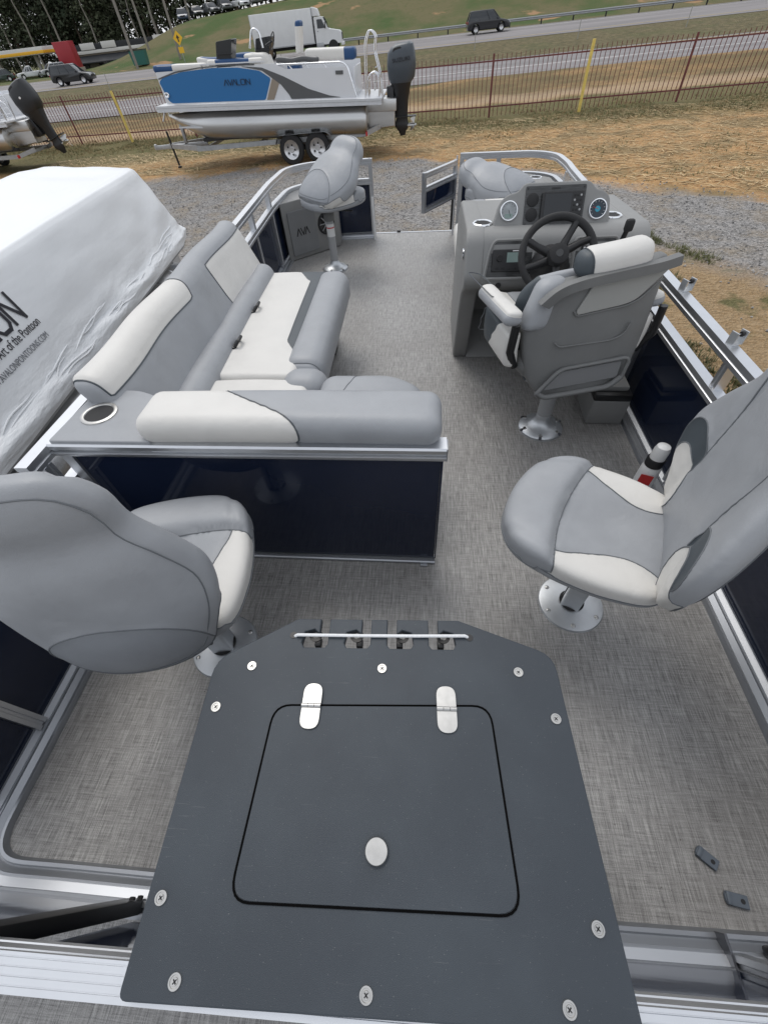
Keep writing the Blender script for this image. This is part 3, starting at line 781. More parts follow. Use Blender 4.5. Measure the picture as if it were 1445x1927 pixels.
# front bolster roll, corner ball, rear seat roll
rest, V, F = rbox((.205, 1.16, .2), .08, .03, lambda p: (p.x - .52 + XO(p.y + 2.35) * .5, p.y + 2.30, p.z + .385), 6)
upholstery(co, V, F, [([-.545 - p.y for p in rest], 'bolster_end', 'vinyl_grey')], 'vinyl_grey', 'front_bolster', 'thread', None, .0025)
rest, V, F = rbox((.22, .2, .2), .085, .03, lambda p: (p.x - .50, p.y + 1.64, p.z + .388), 6)
upholstery(co, V, F, [], 'vinyl_grey', 'corner_roll')
def d_rs(p):
    q = max(0, p.x - .02) / .23
    return (p.x - .17, p.y * (1 - .35 * q * q * (p.y > 0)) + 1.40, p.z + .40 - .05 * q * q)
rest, V, F = rbox((.5, .54, .18), .08, .025, d_rs, 6)
upholstery(co, V, F, [([p.x - p.y * .35 + .16 for p in rest], 'rear_seat_panel', 'vinyl_grey')], 'vinyl_grey', 'rear_seat', 'thread', None, .002)
# rear back cushion lying along the partition rail
def d_rb(p): return (p.x - .38, p.y + 1.055, p.z + .688 + .006 * math.cos(p.x * 3))
rest, V, F = rbox((.98, .2, .105), .048, .02, d_rb, 6)
sD = [(-.02 - p.x) - .75 * (p.y + .10) - (.16 * math.tanh((p.y) * 14)) * .5 for p in rest]
upholstery(co, V, F, [(sD, 'white_back_panel', 'vinyl_white')], 'vinyl_grey', 'rear_back_cushion', 'piping_dark', None, .003)
# corner pad with cup holder
prism('corner_pad', fillet_poly([(-1.185, .955), (-.83, .955), (-.85, 1.06), (-.9, 1.2), (-1.0, 1.245), (-1.17, 1.245)], [.01, .01, .02, .04, .04, .03], 5), .60, .665, 'vinyl_grey', co, .012, seg=3)
def cup_holder(parent, x, y, z, r, m='chrome', name='cup_holder', M=None):
    M = M or T(x, y, z)
    o = lathe(name, [(r * .76, .001), (r * .8, .005), (r * .9, .0065), (r, .004), (r * 1.02, 0)], m, parent, 36, M)
    lathe('well_shade_disc', [(0, .0008), (r * .5, .0009), (r * .78, .0022), (r * .78, .0)], 'rubber', o, 28, M)  # flat dark disc on the solid top imitates the shaded hollow
    return o
cup_holder(co, -1.08, 1.1, .665, .062, 'stainless')
# speaker and black foot on the inner face
def speaker(parent, M, r, ringm='black'):
    s = lathe('speaker', [(r * .8, .004), (r * .86, .012), (r * .97, .012), (r, .006), (r, 0)], ringm, parent, 36, M)
    lathe('speaker_cone', [(0, .012), (r * .2, .011), (r * .26, .006), (r * .8, .003)], 'black_gloss', s, 28, M)
    for k in range(8):
        box('grille_spoke', (r * .6, r * .07, .003), (r * .52, 0, .011), 'tag_grey' if ringm != 'black' else 'rubber', s, 0, M @ RZ(k * 45))
    lathe('grille_hub', [(0, .015), (r * .2, .014), (r * .24, .01)], 'tag_grey', s, 20, M)
    return s
speaker(co, T(-.585, 1.98, .17) @ RY(90), .09)
box('kick_panel', (.012, 1.1, .26), (-.588, 2.25, .15), 'rubber', co, .004)
prism('side_fin', [(2.62, .02), (2.72, .02), (2.62, .3), (2.5, .3)], -.578, -.56, 'black', co, .002, YZ)

# ------------------------------------------------------------------ helm console
cn = thing('helm_console', 'moulded grey helm console with screen, gauges and cup holders', 'console', frame=BOAT)
wall = [(2.62, 0), (2.50, .33), (2.42, .50), (2.30, .565), (2.275, .62), (2.34, .785), (2.40, .815), (3.0, .79), (3.13, .68), (3.16, 0)]
prism('side_wall', fillet_poly(wall, [.02, .1, .1, .05, .03, .05, .03, .05, .06, .03], 4), .242, .335, 'console', cn, .02, YZ, seg=4)
prism('side_wall', fillet_poly(wall, [.02, .1, .1, .05, .03, .05, .03, .05, .06, .03], 4), 1.02, 1.11, 'console', cn, .02, YZ, seg=4)
dashp = [(2.86, .0), (2.84, .46), (2.34, .54), (2.29, .575), (2.282, .62), (2.345, .785), (2.40, .812), (3.0, .787), (3.12, .68), (3.15, 0)]
prism('dash_body', fillet_poly(dashp, [.01, .05, .06, .03, .02, .03, .03, .05, .06, .02], 4), .325, 1.03, 'console', cn, 0, YZ)
prism('foot_rest', fillet_poly([(2.60, 0), (2.86, 0), (2.86, .22), (2.82, .2)], [.02, 0, 0, .04], 4), .33, 1.02, 'console', cn, 0, YZ)
for q in (.35, .6): prism('foot_rib', [(2.60 + .26 * q - .01, .2 * q + .01), (2.60 + .26 * q + .02, .2 * q + .035), (2.60 + .26 * q + .03, .2 * q)], .42, .9, 'console', cn, .004, YZ)
# instrument pod: a leaning plate with stepped shoulders
pod_pts = [(-.275, 0), (.285, 0), (.27, .12), (.235, .145), (.2, .15), (.17, .185), (-.135, .185), (-.165, .15), (-.2, .145), (-.245, .12)]
MP = T(.645, 2.425, .795) @ RX(-26)
prism('instrument_pod', fillet_poly(pod_pts, [.01, .01, .03, .02, .02, .025, .025, .02, .02, .03], 4), 0, .06, 'console', cn, .008, MP @ XZ)
def on_pod(x, z, d=0): return MP @ T(x, -d, z) @ RX(90)      # local z points at the driver
prism('pod_fascia', fillet_poly([(-.128, .008), (.152, .008), (.152, .17), (-.128, .17)], .008, 3), 0, .004, 'dash', cn, .001, on_pod(0, 0))
for x, z in ((-.118, .018), (.142, .018), (-.118, .16), (.142, .16)): lathe('fascia_screw', [(0, .006), (.004, .0055), (.004, .004)], 'black', cn, 8, on_pod(x, z))
sc = prism('chart_plotter', fillet_poly([(-.052, .028), (.142, .028), (.142, .142), (-.052, .142)], .008, 3), .004, .022, 'black', cn, .004, on_pod(0, 0))
prism('display', [(-.038, .04), (.085, .04), (.085, .132), (-.038, .132)], .0222, .0232, 'screen', sc, 0, on_pod(0, 0))
for i in range(3):
    for j in range(5): lathe('button', [(0, .0245), (.0045, .024), (.005, .022)], 'tag_grey' if (i + j) % 3 == 0 else 'rubber', sc, 8, on_pod(.1 + i * .014, .048 + j * .019))
for z in (.055, .115): lathe('blank_plug', [(0, .009), (.025, .009), (.028, .007), (.028, .004)], 'rubber', cn, 24, on_pod(-.092, z))
box('emblem', (.04, .006, .002), (.012, .158, .0052), 'black', cn, 0, on_pod(0, 0))
for x, z, fm in ((-.2, .075, 'gauge_face'), (.218, .07, 'gauge_dark')):
    gz = lathe('gauge', [(.036, .004), (.037, .010), (.041, .011), (.044, .006), (.044, 0)], 'chrome', cn, 36, on_pod(x, z))
    lathe('dial', [(0, .005), (.0365, .005)], fm, gz, 30, on_pod(x, z))
    for k in range(11):
        a = R_(220 - k * 26); box('tick', (.006, .0012, .0004), (.031, 0, .0055), 'white_print' if fm == 'gauge_dark' else 'black', gz, 0, on_pod(x, z) @ RZ(math.degrees(a)))
    box('needle', (.028, .0016, .0006), (.010, 0, .0062), 'red' if fm == 'gauge_dark' else 'black', gz, 0, on_pod(x, z) @ RZ(-70 if fm == 'gauge_face' else 160))
    if fm == 'gauge_dark': lathe('blue_disc', [(0, .0058), (.012, .0056)], 'cyan_blue', gz, 18, on_pod(x, z))
    else: prism('dial_window', [(-.018, -.03), (.018, -.03), (.018, -.012), (-.018, -.012)], .0052, .0056, 'lcd', gz, 0, on_pod(x, z))
# lower dash: recessed panels, radio, wheel, switches
MD = T(.645, 2.285, .62) @ RX(-21)
def on_dash(x, z): return MD @ T(x, 0, z) @ RX(90)
rimz = fillet_poly([(-.305, .0), (-.07, .0), (-.07, .165), (-.265, .165), (-.285, .12)], .02, 5)
sweep('panel_rim', [(-.007, -.01), (.007, -.01), (.007, .008), (0, .012), (-.007, .008)], [(x, y, 0) for x, y in rimz], 'console', cn, closed=True, M=on_dash(0, 0))
prism('dash_panel', rimz, .0, .003, 'dash', cn, 0, on_dash(0, 0))
rimr = fillet_poly([(.12, .0), (.33, .0), (.315, .165), (.12, .165)], .02, 5)
sweep('panel_rim', [(-.007, -.01), (.007, -.01), (.007, .008), (0, .012), (-.007, .008)], [(x, y, 0) for x, y in rimr], 'console', cn, closed=True, M=on_dash(0, 0))
prism('dash_panel', rimr, .0, .003, 'dash', cn, 0, on_dash(0, 0))
ra = prism('radio', fillet_poly([(-.27, .03), (-.11, .03), (-.11, .125), (-.27, .125)], .006, 3), .003, .018, 'black', cn, .004, on_dash(0, 0))
prism('radio_display', [(-.2, .07), (-.13, .07), (-.13, .112), (-.2, .112)], .0182, .019, 'lcd', ra, 0, on_dash(0, 0))
lathe('radio_knob', [(0, .03), (.014, .03), (.016, .018)], 'rubber', ra, 20, on_dash(-.235, .088))
for k in range(5): box('radio_button', (.016, .008, .003), (-.245 + k * .029, .045, .019), 'rubber', ra, .001, on_dash(0, 0))
prism('radio_mark', [(-.175, .1165), (-.145, .1165), (-.145, .1205), (-.175, .1205)], .0182, .019, 'white_print', ra, 0, on_dash(0, 0))
for k in range(3):
    sw = box('rocker_switch', (.026, .034, .012), (.165 + k * .042, .115, .008), 'black', cn, .003, on_dash(0, 0))
    box('switch_mark', (.01, .012, .001), (.165 + k * .042, .12, .0145), 'white_print', sw, 0, on_dash(0, 0))
ig = prism('ignition_panel', fillet_poly([(.06, .0), (.125, .0), (.125, .085), (.06, .085)], .012, 4), .0, .008, 'shell', cn, .002, on_dash(0, 0))
lathe('key_switch', [(0, .02), (.012, .02), (.018, .012), (.02, .008)], 'black', ig, 20, on_dash(.092, .048)); box('key_mark', (.02, .004, .001), (.092, .014, .0085), 'white_print', ig, 0, on_dash(0, 0))
cup_holder(cn, .325, 2.47, .812, .05); cup_holder(cn, .965, 2.53, .81, .05)
lathe('power_socket', [(0, .022), (.012, .022), (.015, .012), (.018, .0)], 'black', cn, 18, T(.42, 2.30, .585) @ RX(78))
sl_ = box('side_light', (.012, .05, .045), (.238, 2.40, .70), 'chrome', cn, .006)
wh = thing('steering_wheel', 'black four-spoke steering wheel on the helm console', 'steering wheel', frame=BOAT)
MW = T(.645, 2.15, .765) @ RX(-38)
RW = .16
tube('rim', [(RW * math.cos(a), 0, RW * math.sin(a)) for a in [k * math.pi / 24 for k in range(48)]], .0165, 'rubber', wh, 12, True, MW)
for a in (62, 155, 200, 20, 270):
    c_, s_ = math.cos(R_(a)), math.sin(R_(a))
    if a == 20: continue
    tube('spoke', [(.03 * c_, .018, .03 * s_), (.1 * c_, .014, .1 * s_), (RW * c_, 0, RW * s_)], [.02, .016, .016], 'black', wh, 10, M=MW)
tube('spoke', [(.03, .018, .02), (.1, .014, .055), (RW * math.cos(R_(25)), 0, RW * math.sin(R_(25)))], [.02, .016, .016], 'black', wh, 10, M=MW)
hb = lathe('hub', [(0, .034), (.03, .034), (.042, .03), (.046, .018), (.046, -.01), (.03, -.02)], 'rubber', wh, 32, MW @ RX(90))
lathe('hub_emblem', [(0, .0355), (.016, .0352), (.017, .034)], 'black_gloss', hb, 20, MW @ RX(90))
lathe('steering_column', [(.03, -.02), (.045, -.03), (.06, -.07), (.085, -.10), (.09, -.15)], 'black', wh, 32, MW @ RX(90))
th_ = thing('throttle_lever', 'grey throttle control box with black lever at right of the steering wheel', 'throttle', (.99, 2.28, .70), frame=BOAT)
box('control_box', (.07, .16, .1), (0, .02, 0), 'shell', th_, .02); tube('lever', [(-.03, 0, .0), (-.045, -.03, .08), (-.04, -.04, .14)], .011, 'black', th_, 10); box('grip', (.04, .03, .05), (-.04, -.045, .15), 'rubber', th_, .012)

# ------------------------------------------------------------------ bow lounge in front of the console and corner pods
bs = thing('bow_lounge', 'pale bow lounge cushion set against the front of the helm console', 'lounge', frame=BOAT)
rest, V, F = rbox((.66, .16, .34), .06, .04, lambda p: (p.x + .62, p.y + 3.23 + .25 * p.z, p.z + .545), 5)
upholstery(bs, V, F, [([p.x + .24 - .2 * p.z for p in rest], 'white_back_panel', 'vinyl_white')], 'vinyl_grey', 'backrest', 'thread', None, .002)
rest, V, F = rbox((.72, .62, .14), .05, .05, lambda p: (p.x + .62, p.y + 3.62, p.z + .36), 4)
upholstery(bs, V, F, [], 'vinyl_white', 'seat_cushion'); box('base_cabinet', (.68, .58, .3), (.64, 3.6, .15), 'shell', bs, .02)
def corner_pod(name, label, A, Bp, Cq, D_, zt):
    t = thing(name, label, 'speaker pod', frame=BOAT)
    prism('body', fillet_poly([A, Bp, Cq, D_], .03, 4), .005, zt, 'console', t, .02, seg=3)
    a = Vector((*A, 0)); d = (Vector((*Bp, 0)) - a); Lg = d.length; d.normalize(); nrm = Vector((d.y, -d.x, 0))
    M = Matrix(((d.x, 0, nrm.x, a.x), (d.y, 0, nrm.y, a.y), (0, 1, nrm.z, 0), (0, 0, 0, 1)))
    return t, M, Lg
t, M, Lg = corner_pod('speaker_pod', 'grey corner pod with round speaker and AVA lettering at the left bow', (-1.295, 4.40), (-.84, 4.83), (-.86, 5.03), (-1.285, 4.93), .475)
mat('pod_door', (.2, .205, .21), .45, var=.05, vscale=8)
dr = prism('access_door', fillet_poly([(.06, .04), (.36, .04), (.36, .40), (.06, .40)], .01, 3), .0, .010, 'pod_door', t, .004, M)
stroke_text('lettering', 'AVA', .055, .010, 'black', dr, M @ T(.13, .2, .0102))
speaker(t, M @ T(.475, .235, 0), .095, 'rubber')
t, M, Lg = corner_pod('corner_pod', 'grey right bow corner pod with cup holder behind the folded chair', (.86, 4.86), (1.14, 4.35), (1.15, 4.8), (.95, 5.0), .50)
cup_holder(t, 1.02, 4.82, .50, .055)

# ------------------------------------------------------------------ helm chair
hc = thing('helm_chair', 'high-back moulded helm chair with armrests, seen from behind at the console', 'chair', (.70, 1.87, 0), R_(14), frame=BOAT)
base_plate(hc, 'bell')
tube('post', [(0, 0, .05), (0, 0, .45)], .037, 'alu_cast', hc, 28); tg = tube('warning_tag', [(0, 0, .10), (0, 0, .30)], .0383, 'tag_grey', hc, 28); tube('red_stripe', [(0, 0, .23), (0, 0, .245)], .039, 'red', tg, 28)
tube('post_collar', [(0, 0, .38), (0, 0, .46)], .05, 'black', hc, 24)
def d_bucket(p):
    k = 1 - .25 * max(0, -p.z / .1)
    return (p.x * k, p.y * (1 - .12 * max(0, -p.z / .1)) - .03, p.z + .485)
rest, V, F = rbox((.50, .54, .18), .07, .03, d_bucket, 5); upholstery(hc, V, F, [], 'shell', 'seat_shell')
rest, V, F = rbox((.46, .48, .12), .05, .03, lambda p: (p.x, p.y + .0, p.z + .575 + .03 * (abs(p.x) / .23) ** 2), 5)
upholstery(hc, V, F, [([abs(p.x) - .15 for p in rest], 'side_panel', 'vinyl_white')], 'vinyl_grey', 'seat_cushion', 'thread', None, .002)
SH = outline_from([(0, .25), (.16, .27), (.25, .275), (.262, .19), (.252, 0), (.232, -.16), (.205, -.25), (.15, -.315), (0, -.33), (-.15, -.315), (-.205, -.25), (-.232, -.16), (-.25, 0), (-.24, .12), (-.2, .195), (-.13, .232)])
HB = T(0, -.30, .68)
Vb, Fb = pillow(SH, lambda x, y: .04, lambda x, y: -.04, 120, 20, 5, 7)
bow_ = lambda x: .05 * (abs(x) / .25) ** 2.4
upholstery(hc, [Vector((v.x, v.z + bow_(v.x), v.y)) for v in Vb], Fb, [], 'shell', 'back_shell', None, HB)
Vb, Fb = pillow(lambda a: SH(a) * 1.0, lambda x, y: .06, lambda x, y: -.02, 120, 20, 3, 3)
sdk = [abs(v.x) - .18 for v in Vb]
upholstery(hc, [Vector((v.x * 1.02, v.z + .055 + bow_(v.x) * 1.3, v.y)) for v in Vb], Fb, [(sdk, 'side_wing', 'vinyl_dark')], 'vinyl_grey', 'back_cushion', 'thread', HB, .002)
# top bar: swept lip that overhangs the shell
lip = fillet([(-.215, -.03, .155), (-.17, -.052, .222), (-.08, -.062, .25), (.18, -.062, .278), (.25, -.05, .288)], [.06, .05, .05], 6)
sweep('top_bar', [(-.018, -.016), (.022, -.014), (.026, 0), (.022, .014), (-.018, .016)], lip, 'shell', hc, up=(0, -1, .0), M=HB)
rest, V, F = rbox((.27, .115, .12), .048, .025, lambda p: (p.x * (1 - .35 * (p.z + .07)) + .035, p.y - .0 + bow_(p.x), p.z + .3 + .1 * p.x), 5)
upholstery(hc, V, F, [([-.1 - p.x - .1 * p.z for p in rest], 'headrest_side', 'vinyl_dark')], 'vinyl_white', 'headrest', 'piping_dark', HB, .003)
rest, V, F = rbox((.11, .1, .22), .045, .03, lambda p: (p.x - .19 + .3 * p.z, p.y + .03, p.z + .13), 5); upholstery(hc, V, F, [], 'vinyl_grey', 'shoulder_pad', None, HB)
mat('scoop_grey', (.185, .187, .19), .5, bump=.25, bscale=500); mat('insert_pale', (.30, .30, .285), .5, bump=.25, bscale=500)
BK = HB @ T(0, -.042, 0) @ RX(90)                         # local z points backwards off the shell
prism('upper_insert', fillet_poly([(-.045, .225), (.225, .25), (.13, .135), (.09, .12), (-.085, .1), (-.09, .115)], [.01, .01, .03, .02, .02, .01], 4), -.004, .005, 'insert_pale', hc, .003, BK)
tube('insert_lip', fillet([(-.095, .115, -.002), (-.085, .092, -.002), (.1, .112, -.002), (.145, .13, -.002), (.215, .21, -.002)], .02, 4), .005, 'shell', hc, 8, M=BK)
tube('shell_groove', fillet([(-.15, -.02, -.002), (-.13, -.045, -.002), (.08, -.045, -.002), (.13, -.02, -.002), (.14, .03, -.002)], .03, 4), .004, 'shell', hc, 8, M=BK)
tube('scoop_rim', fillet([(-.19, -.27, .004), (-.11, -.155, .006), (.16, -.14, .006), (.175, -.16, .006), (.165, -.245, .004)], .03, 4), .009, 'shell', hc, 8, M=BK)
prism('scoop_panel', fillet_poly([(-.165, -.262), (-.1, -.172), (.15, -.158), (.145, -.245)], .015, 4), -.003, .002, 'scoop_grey', hc, .001, BK)
tube('lower_lip', fillet([(-.19, -.27, .0), (-.16, -.3, .004), (.12, -.29, .004), (.165, -.245, .0)], .03, 4), .013, 'shell', hc, 8, M=BK)
for s in (-1, 1):
    rest, V, F = rbox((.07, .36, .075), .03, .03, lambda p: (p.x + s * (.315 if s < 0 else .27), p.y + (.02 if s < 0 else .07), p.z + .775 - .08 * p.y - (0 if s < 0 else .03)), 5)
    upholstery(hc, V, F, [([p.z - .012 - .3 * p.x * s for p in rest], 'pale_top', 'vinyl_white')], 'vinyl_grey', 'armrest', 'piping_dark', None, .0022)
    tube('arm_bracket', [(s * .29, -.12, .74), (s * .295, -.12, .60), (s * .26, -.1, .5)], .016, 'black', hc, 10)
    rest, V, F = rbox((.06, .3, .2), .028, .04, lambda p: (p.x + s * (.285 if s < 0 else .25) - s * .1 * (p.z < 0) * -p.z, p.y + .03, p.z + .60), 4)
    upholstery(hc, V, F, [([p.y + .6 * p.z - .02 for p in rest], 'dark_skirt', 'vinyl_dark')], 'vinyl_white', 'side_skirt', 'thread', None, .002)

for ch in hc.children:                                     # seat group: set forward of the post, back upright
    nm = ch.name.split('.')[0]
    if nm in ('base_plate', 'post', 'warning_tag', 'post_collar'): continue
    arm = nm in ('armrest', 'pale_top', 'arm_bracket', 'side_skirt', 'dark_skirt')
    for v in ch.data.vertices:
        x, y, z = v.co
        if z > .36: z = .36 + (z - .36) * .83
        v.co = (x * 1.1, y + (.0 if arm else .12 + .17 * (z - .36)), z)
    ch.data.update()

# ------------------------------------------------------------------ small things on deck
bx_ = thing('storage_bin', 'small grey storage bin with black rim beside the helm chair', 'bin', (1.045, 2.02, 0), R_(-2), frame=BOAT)
box('body', (.19, .24, .15), (0, 0, .077), 'console', bx_, .012); box('rim', (.185, .235, .04), (0, 0, .168), 'black', bx_, .008); box('lid', (.165, .2, .03), (-.005, .02, .2), 'console', bx_, .01)
bt = thing('spray_bottle', 'white bottle with red label and black collar standing behind the right chair', 'bottle', (1.06, 1.385, 0), frame=BOAT)
lathe('body', [(0, .001), (.036, .001), (.04, .01), (.04, .175), (.034, .19), (0, .19)], 'white_plastic', bt, 28)
c_ = lathe('label', [(.0404, .04), (.0404, .165)], 'white_print', bt, 28)
prism('red_patch', [(-.03, .105), (.02, .105), (.02, .16), (-.03, .16)], .0, .001, 'red', c_, 0, T(-.016, -.0385, 0) @ RZ(-22) @ XZ @ T(0, 0, -.002))
box('blue_mark', (.012, .003, .02), (-.03, -.03, .07), 'cyan_blue', c_, 0)
lathe('black_collar', [(.030, .188), (.036, .192), (.037, .225), (.033, .232), (.02, .234)], 'black', bt, 24); lathe('cap', [(.031, .232), (.031, .275), (.026, .295), (.01, .303), (0, .304)], 'white_plastic', bt, 24)
for o in (wh,): o.location = (0, 0, 0)

# ------------------------------------------------------------------ terrain, roads
def ss(a, b, x):
    t = max(0, min(1, (x - a) / (b - a))); return t * t * (3 - 2 * t)
def hgt(x, y):
    h = .5 * ss(51, 67, y) + .45 * max(0, min(1, (y - 67) / 17))
    hill = ss(85, 122, y) * (5.0 + .05 * max(-40, min(60, x + 40))) * ss(-66, -40, x + (y - 100) * .25)
    return h + hill + .25 * ss(100, 130, y)
def bank(x, y): return .35 * math.exp(-((y - 33.5) / 2.4) ** 2) * ss(-6, 3, x) + (.05 * noise.noise(Vector((x * .35, y * .35, 0))) + .02 * noise.noise(Vector((x * 1.3, y * 1.3, 3)))) * ss(2, 6, math.hypot(x, y)) * (1 if y < 37 else (0 if y < 52 else .6) if y < 66 or y > 88 else 0)
def axis(bands):
    out = []
    for a, b, s in bands:
        n = max(1, int((b - a) / s)); out += [a + (b - a) * i / n for i in range(n)]
    return out + [bands[-1][1]]
xs = axis([(-700, -140, 40), (-140, -60, 5), (-60, -26, 1.6), (-26, 20, .55), (20, 70, 2.5), (70, 140, 10), (140, 700, 40)])
ysg = axis([(-300, -20, 40), (-20, -4, 2), (-4, 37, .5), (37, 52, 2.5), (52, 66, 1.2), (66, 86, 3), (86, 130, 1.6), (130, 200, 8), (200, 900, 60)])
V = [(x, y, hgt(x, y) + bank(x, y)) for y in ysg for x in xs]
nx = len(xs); F = [(j * nx + i, j * nx + i + 1, (j + 1) * nx + i + 1, (j + 1) * nx + i) for j in range(len(ysg) - 1) for i in range(nx - 1)]
g = NG('yard_ground'); X, Y, Z = g.xyz()
wob = g.math('MULTIPLY', g.math('SUBTRACT', g.noise(.55, 5), .5), 3.2)
yy = g.math('ADD', Y, wob); xx = g.math('ADD', X, g.math('MULTIPLY', wob, .6))
far = g.math('SUBTRACT', 16.6, g.math('MULTIPLY', g.math('MAXIMUM', g.math('ADD', X, 1), 0), .85))
m_gravel = g.ramp(g.math('SUBTRACT', far, yy), -.35, .35)
lim = g.math('ADD', 4.0, g.math('MULTIPLY', g.math('SUBTRACT', 7.8, Y), .42))
m_dirt = g.math('MULTIPLY', g.ramp(g.math('SUBTRACT', lim, xx), -.5, .5), g.math('MULTIPLY', g.ramp(X, .2, 1.0), g.ramp(yy, 9.3, 8.0)))
st1 = g.noise(9, 6, (1, 2.2, 1)); st2 = g.noise(34, 4, (1, 3, 1)); big = g.noise(.35, 5); mid = g.noise(1.6, 6)
vor = g.n('ShaderNodeTexVoronoi', feature='F1'); vor.inputs['Scale'].default_value = 26; g.link(g.c.outputs['Object'], vor.inputs['Vector'])
vc = g.n('ShaderNodeSeparateColor'); g.link(vor.outputs['Color'], vc.inputs[0])
dirt_c = g.mix(g.ramp(st1, .42, .60), (.34, .165, .06), (.60, .385, .18))
dirt_c = g.mix(g.ramp(st2, .52, .62), dirt_c, (.60, .44, .25)); dirt_c = g.mix(g.math('MULTIPLY', g.ramp(g.noise(14, 5), .56, .68), .75), dirt_c, (.16, .105, .055))
dirt_c = g.mix(g.math('MULTIPLY', g.ramp(g.math('ADD', g.math('MULTIPLY', mid, .55), g.math('MULTIPLY', st1, .45)), .52, .6), .55), dirt_c, (.17, .14, .07))
dirt_c = g.mix(g.math('MULTIPLY', g.ramp(g.noise(.7, 6), .48, .6), .72), dirt_c, (.2, .155, .08))
grav_c = g.mix(vc.outputs[0], (.19, .185, .18), (.46, .44, .425))
grav_c = g.mix(g.math('MULTIPLY', g.ramp(mid, .45, .72), .55), grav_c, (.35, .27, .17))
sand_c = g.mix(g.ramp(st1, .35, .7), (.33, .22, .115), (.46, .335, .20))
sand_c = g.mix(g.math('MULTIPLY', g.ramp(mid, .55, .66), .8), sand_c, (.11, .12, .045))
gr_c = g.mix(g.ramp(st1, .3, .7), (.07, .075, .03), (.19, .165, .075))
gr_c = g.mix(g.math('MULTIPLY', g.ramp(mid, .5, .7), .6), gr_c, (.09, .115, .035))
yard = g.mix(m_gravel, dirt_c, grav_c); yard = g.mix(m_dirt, yard, sand_c)
m_belt = g.math('MULTIPLY', g.ramp(yy, 18.9, 20.8), g.ramp(yy, 27.0, 25.8))
yard = g.mix(g.math('MULTIPLY', m_belt, .9), yard, gr_c)
m_verge = g.ramp(yy, 34.2, 36.2)
yard = g.mix(g.math('MULTIPLY', g.ramp(yy, 26.2, 27.5), g.math('ADD', .45, g.math('MULTIPLY', g.ramp(g.noise(.5, 4, (.3, 1, 1)), .4, .6), .5))), yard, (.15, .12, .06))
pale = g.mix(g.ramp(st1, .35, .7), (.42, .28, .17), (.52, .42, .30))
yard = g.mix(g.math('MULTIPLY', g.math('MULTIPLY', g.ramp(yy, 26, 27), g.ramp(yy, 29.5, 28)), .7), yard, pale)
med = g.mix(g.ramp(g.noise(2.2, 6), .4, .65), (.10, .088, .045), (.19, .155, .085))
med = g.mix(g.math('MULTIPLY', g.ramp(g.noise(.25, 4), .5, .62), .45), med, (.095, .105, .042))
yard = g.mix(m_verge, yard, med)
hl = g.mix(g.ramp(g.noise(.12, 5), .4, .58), (.062, .1, .028), (.14, .125, .06))
hl = g.mix(g.math('MULTIPLY', g.ramp(g.noise(1.5, 5), .5, .7), .6), hl, (.09, .1, .035))
hl = g.mix(g.ramp(g.noise(.16, 4), .63, .68), hl, (.34, .21, .11))
yard = g.mix(g.ramp(yy, 84, 88), yard, hl)
g.link(yard, g.p.inputs['Base Color']); g.p.inputs['Roughness'].default_value = .92; g.p.inputs['Specular IOR Level'].default_value = .2
hh = g.math('ADD', g.math('MULTIPLY', vor.outputs['Distance'], g.math('MULTIPLY', m_gravel, 1.2)), g.math('ADD', g.math('MULTIPLY', st2, .5), st1))
g.bump(hh, .9, .05)
gd = mesh('ground', V, F, 'yard_ground', None, 60); gd['kind'] = 'structure'
g = NG('asphalt'); n1 = g.noise(.6, 5, (.12, 1, 1)); n2 = g.noise(60, 3)
c = g.mix(g.ramp(n1, .35, .65), (.15, .14, .14), (.235, .215, .215)); c = g.mix(g.math('MULTIPLY', g.ramp(n2, .4, .7), .35), c, (.3, .29, .29))
g.link(c, g.p.inputs['Base Color']); g.p.inputs['Roughness'].default_value = .85
mat('road_paint', (.68, .68, .66), .7, var=.12, vscale=3); mat('road_yellow', (.6, .42, .06), .7)
def strip(name, y0, y1, dz, m, x0=-260, x1=260, parent=None):
    q = [x0 + (x1 - x0) * i / 80 for i in range(81)]
    V = [(x, y, hgt(x, y) + dz) for y in (y0, (y0 + y1) / 2, y1) for x in q]; n = 81
    o = mesh(name, V, [(j * n + i, j * n + i + 1, (j + 1) * n + i + 1, (j + 1) * n + i) for j in range(2) for i in range(80)], m, parent)
    if parent is None: o['kind'] = 'structure'
    return o
rd = strip('road', 37.6, 51.2, .04, 'asphalt'); strip('edge_line', 42.6, 42.8, .046, 'road_paint', parent=rd); strip('edge_line', 50.0, 50.14, .046, 'road_yellow', parent=rd)
rf = strip('road', 67, 83.5, .04, 'asphalt'); strip('edge_line', 69.0, 69.15, .048, 'road_yellow', parent=rf); strip('edge_line', 81.0, 81.16, .048, 'road_paint', parent=rf)

# ------------------------------------------------------------------ iron picket fence along the road
mat('rust_red', (.14, .036, .034), .6, var=.25, vscale=12); mat('pole_yellow', (.72, .55, .14), .55, var=.12, vscale=8); mat('galv', (.36, .37, .38), .5, .6, var=.12, vscale=8)
fp = [(-26, 27.6), (-17.4, 26.1), (-5, 24.0), (2.26, 22.92), (9.15, 22.6), (18, 22.3)]
fe = thing('picket_fence', 'rust-red iron picket fence between the yard and the road', 'fence')
def fy(x):
    for (a, b), (c, d) in zip(fp, fp[1:]):
        if a <= x <= c: return b + (d - b) * (x - a) / (c - a)
    return fp[-1][1]
pk = None; x = -23.5
while x < 15.0:
    z = bank(x, fy(x))
    if pk is None:
        pk = box('picket', (.019, .019, 1.66), (0, 0, .87), 'rust_red', fe, 0); pk.location = (x, fy(x), z)
    else:
        c_ = pk.copy(); COL.objects.link(c_); c_.parent = fe; c_.location = (x, fy(x), z)
    x += .165
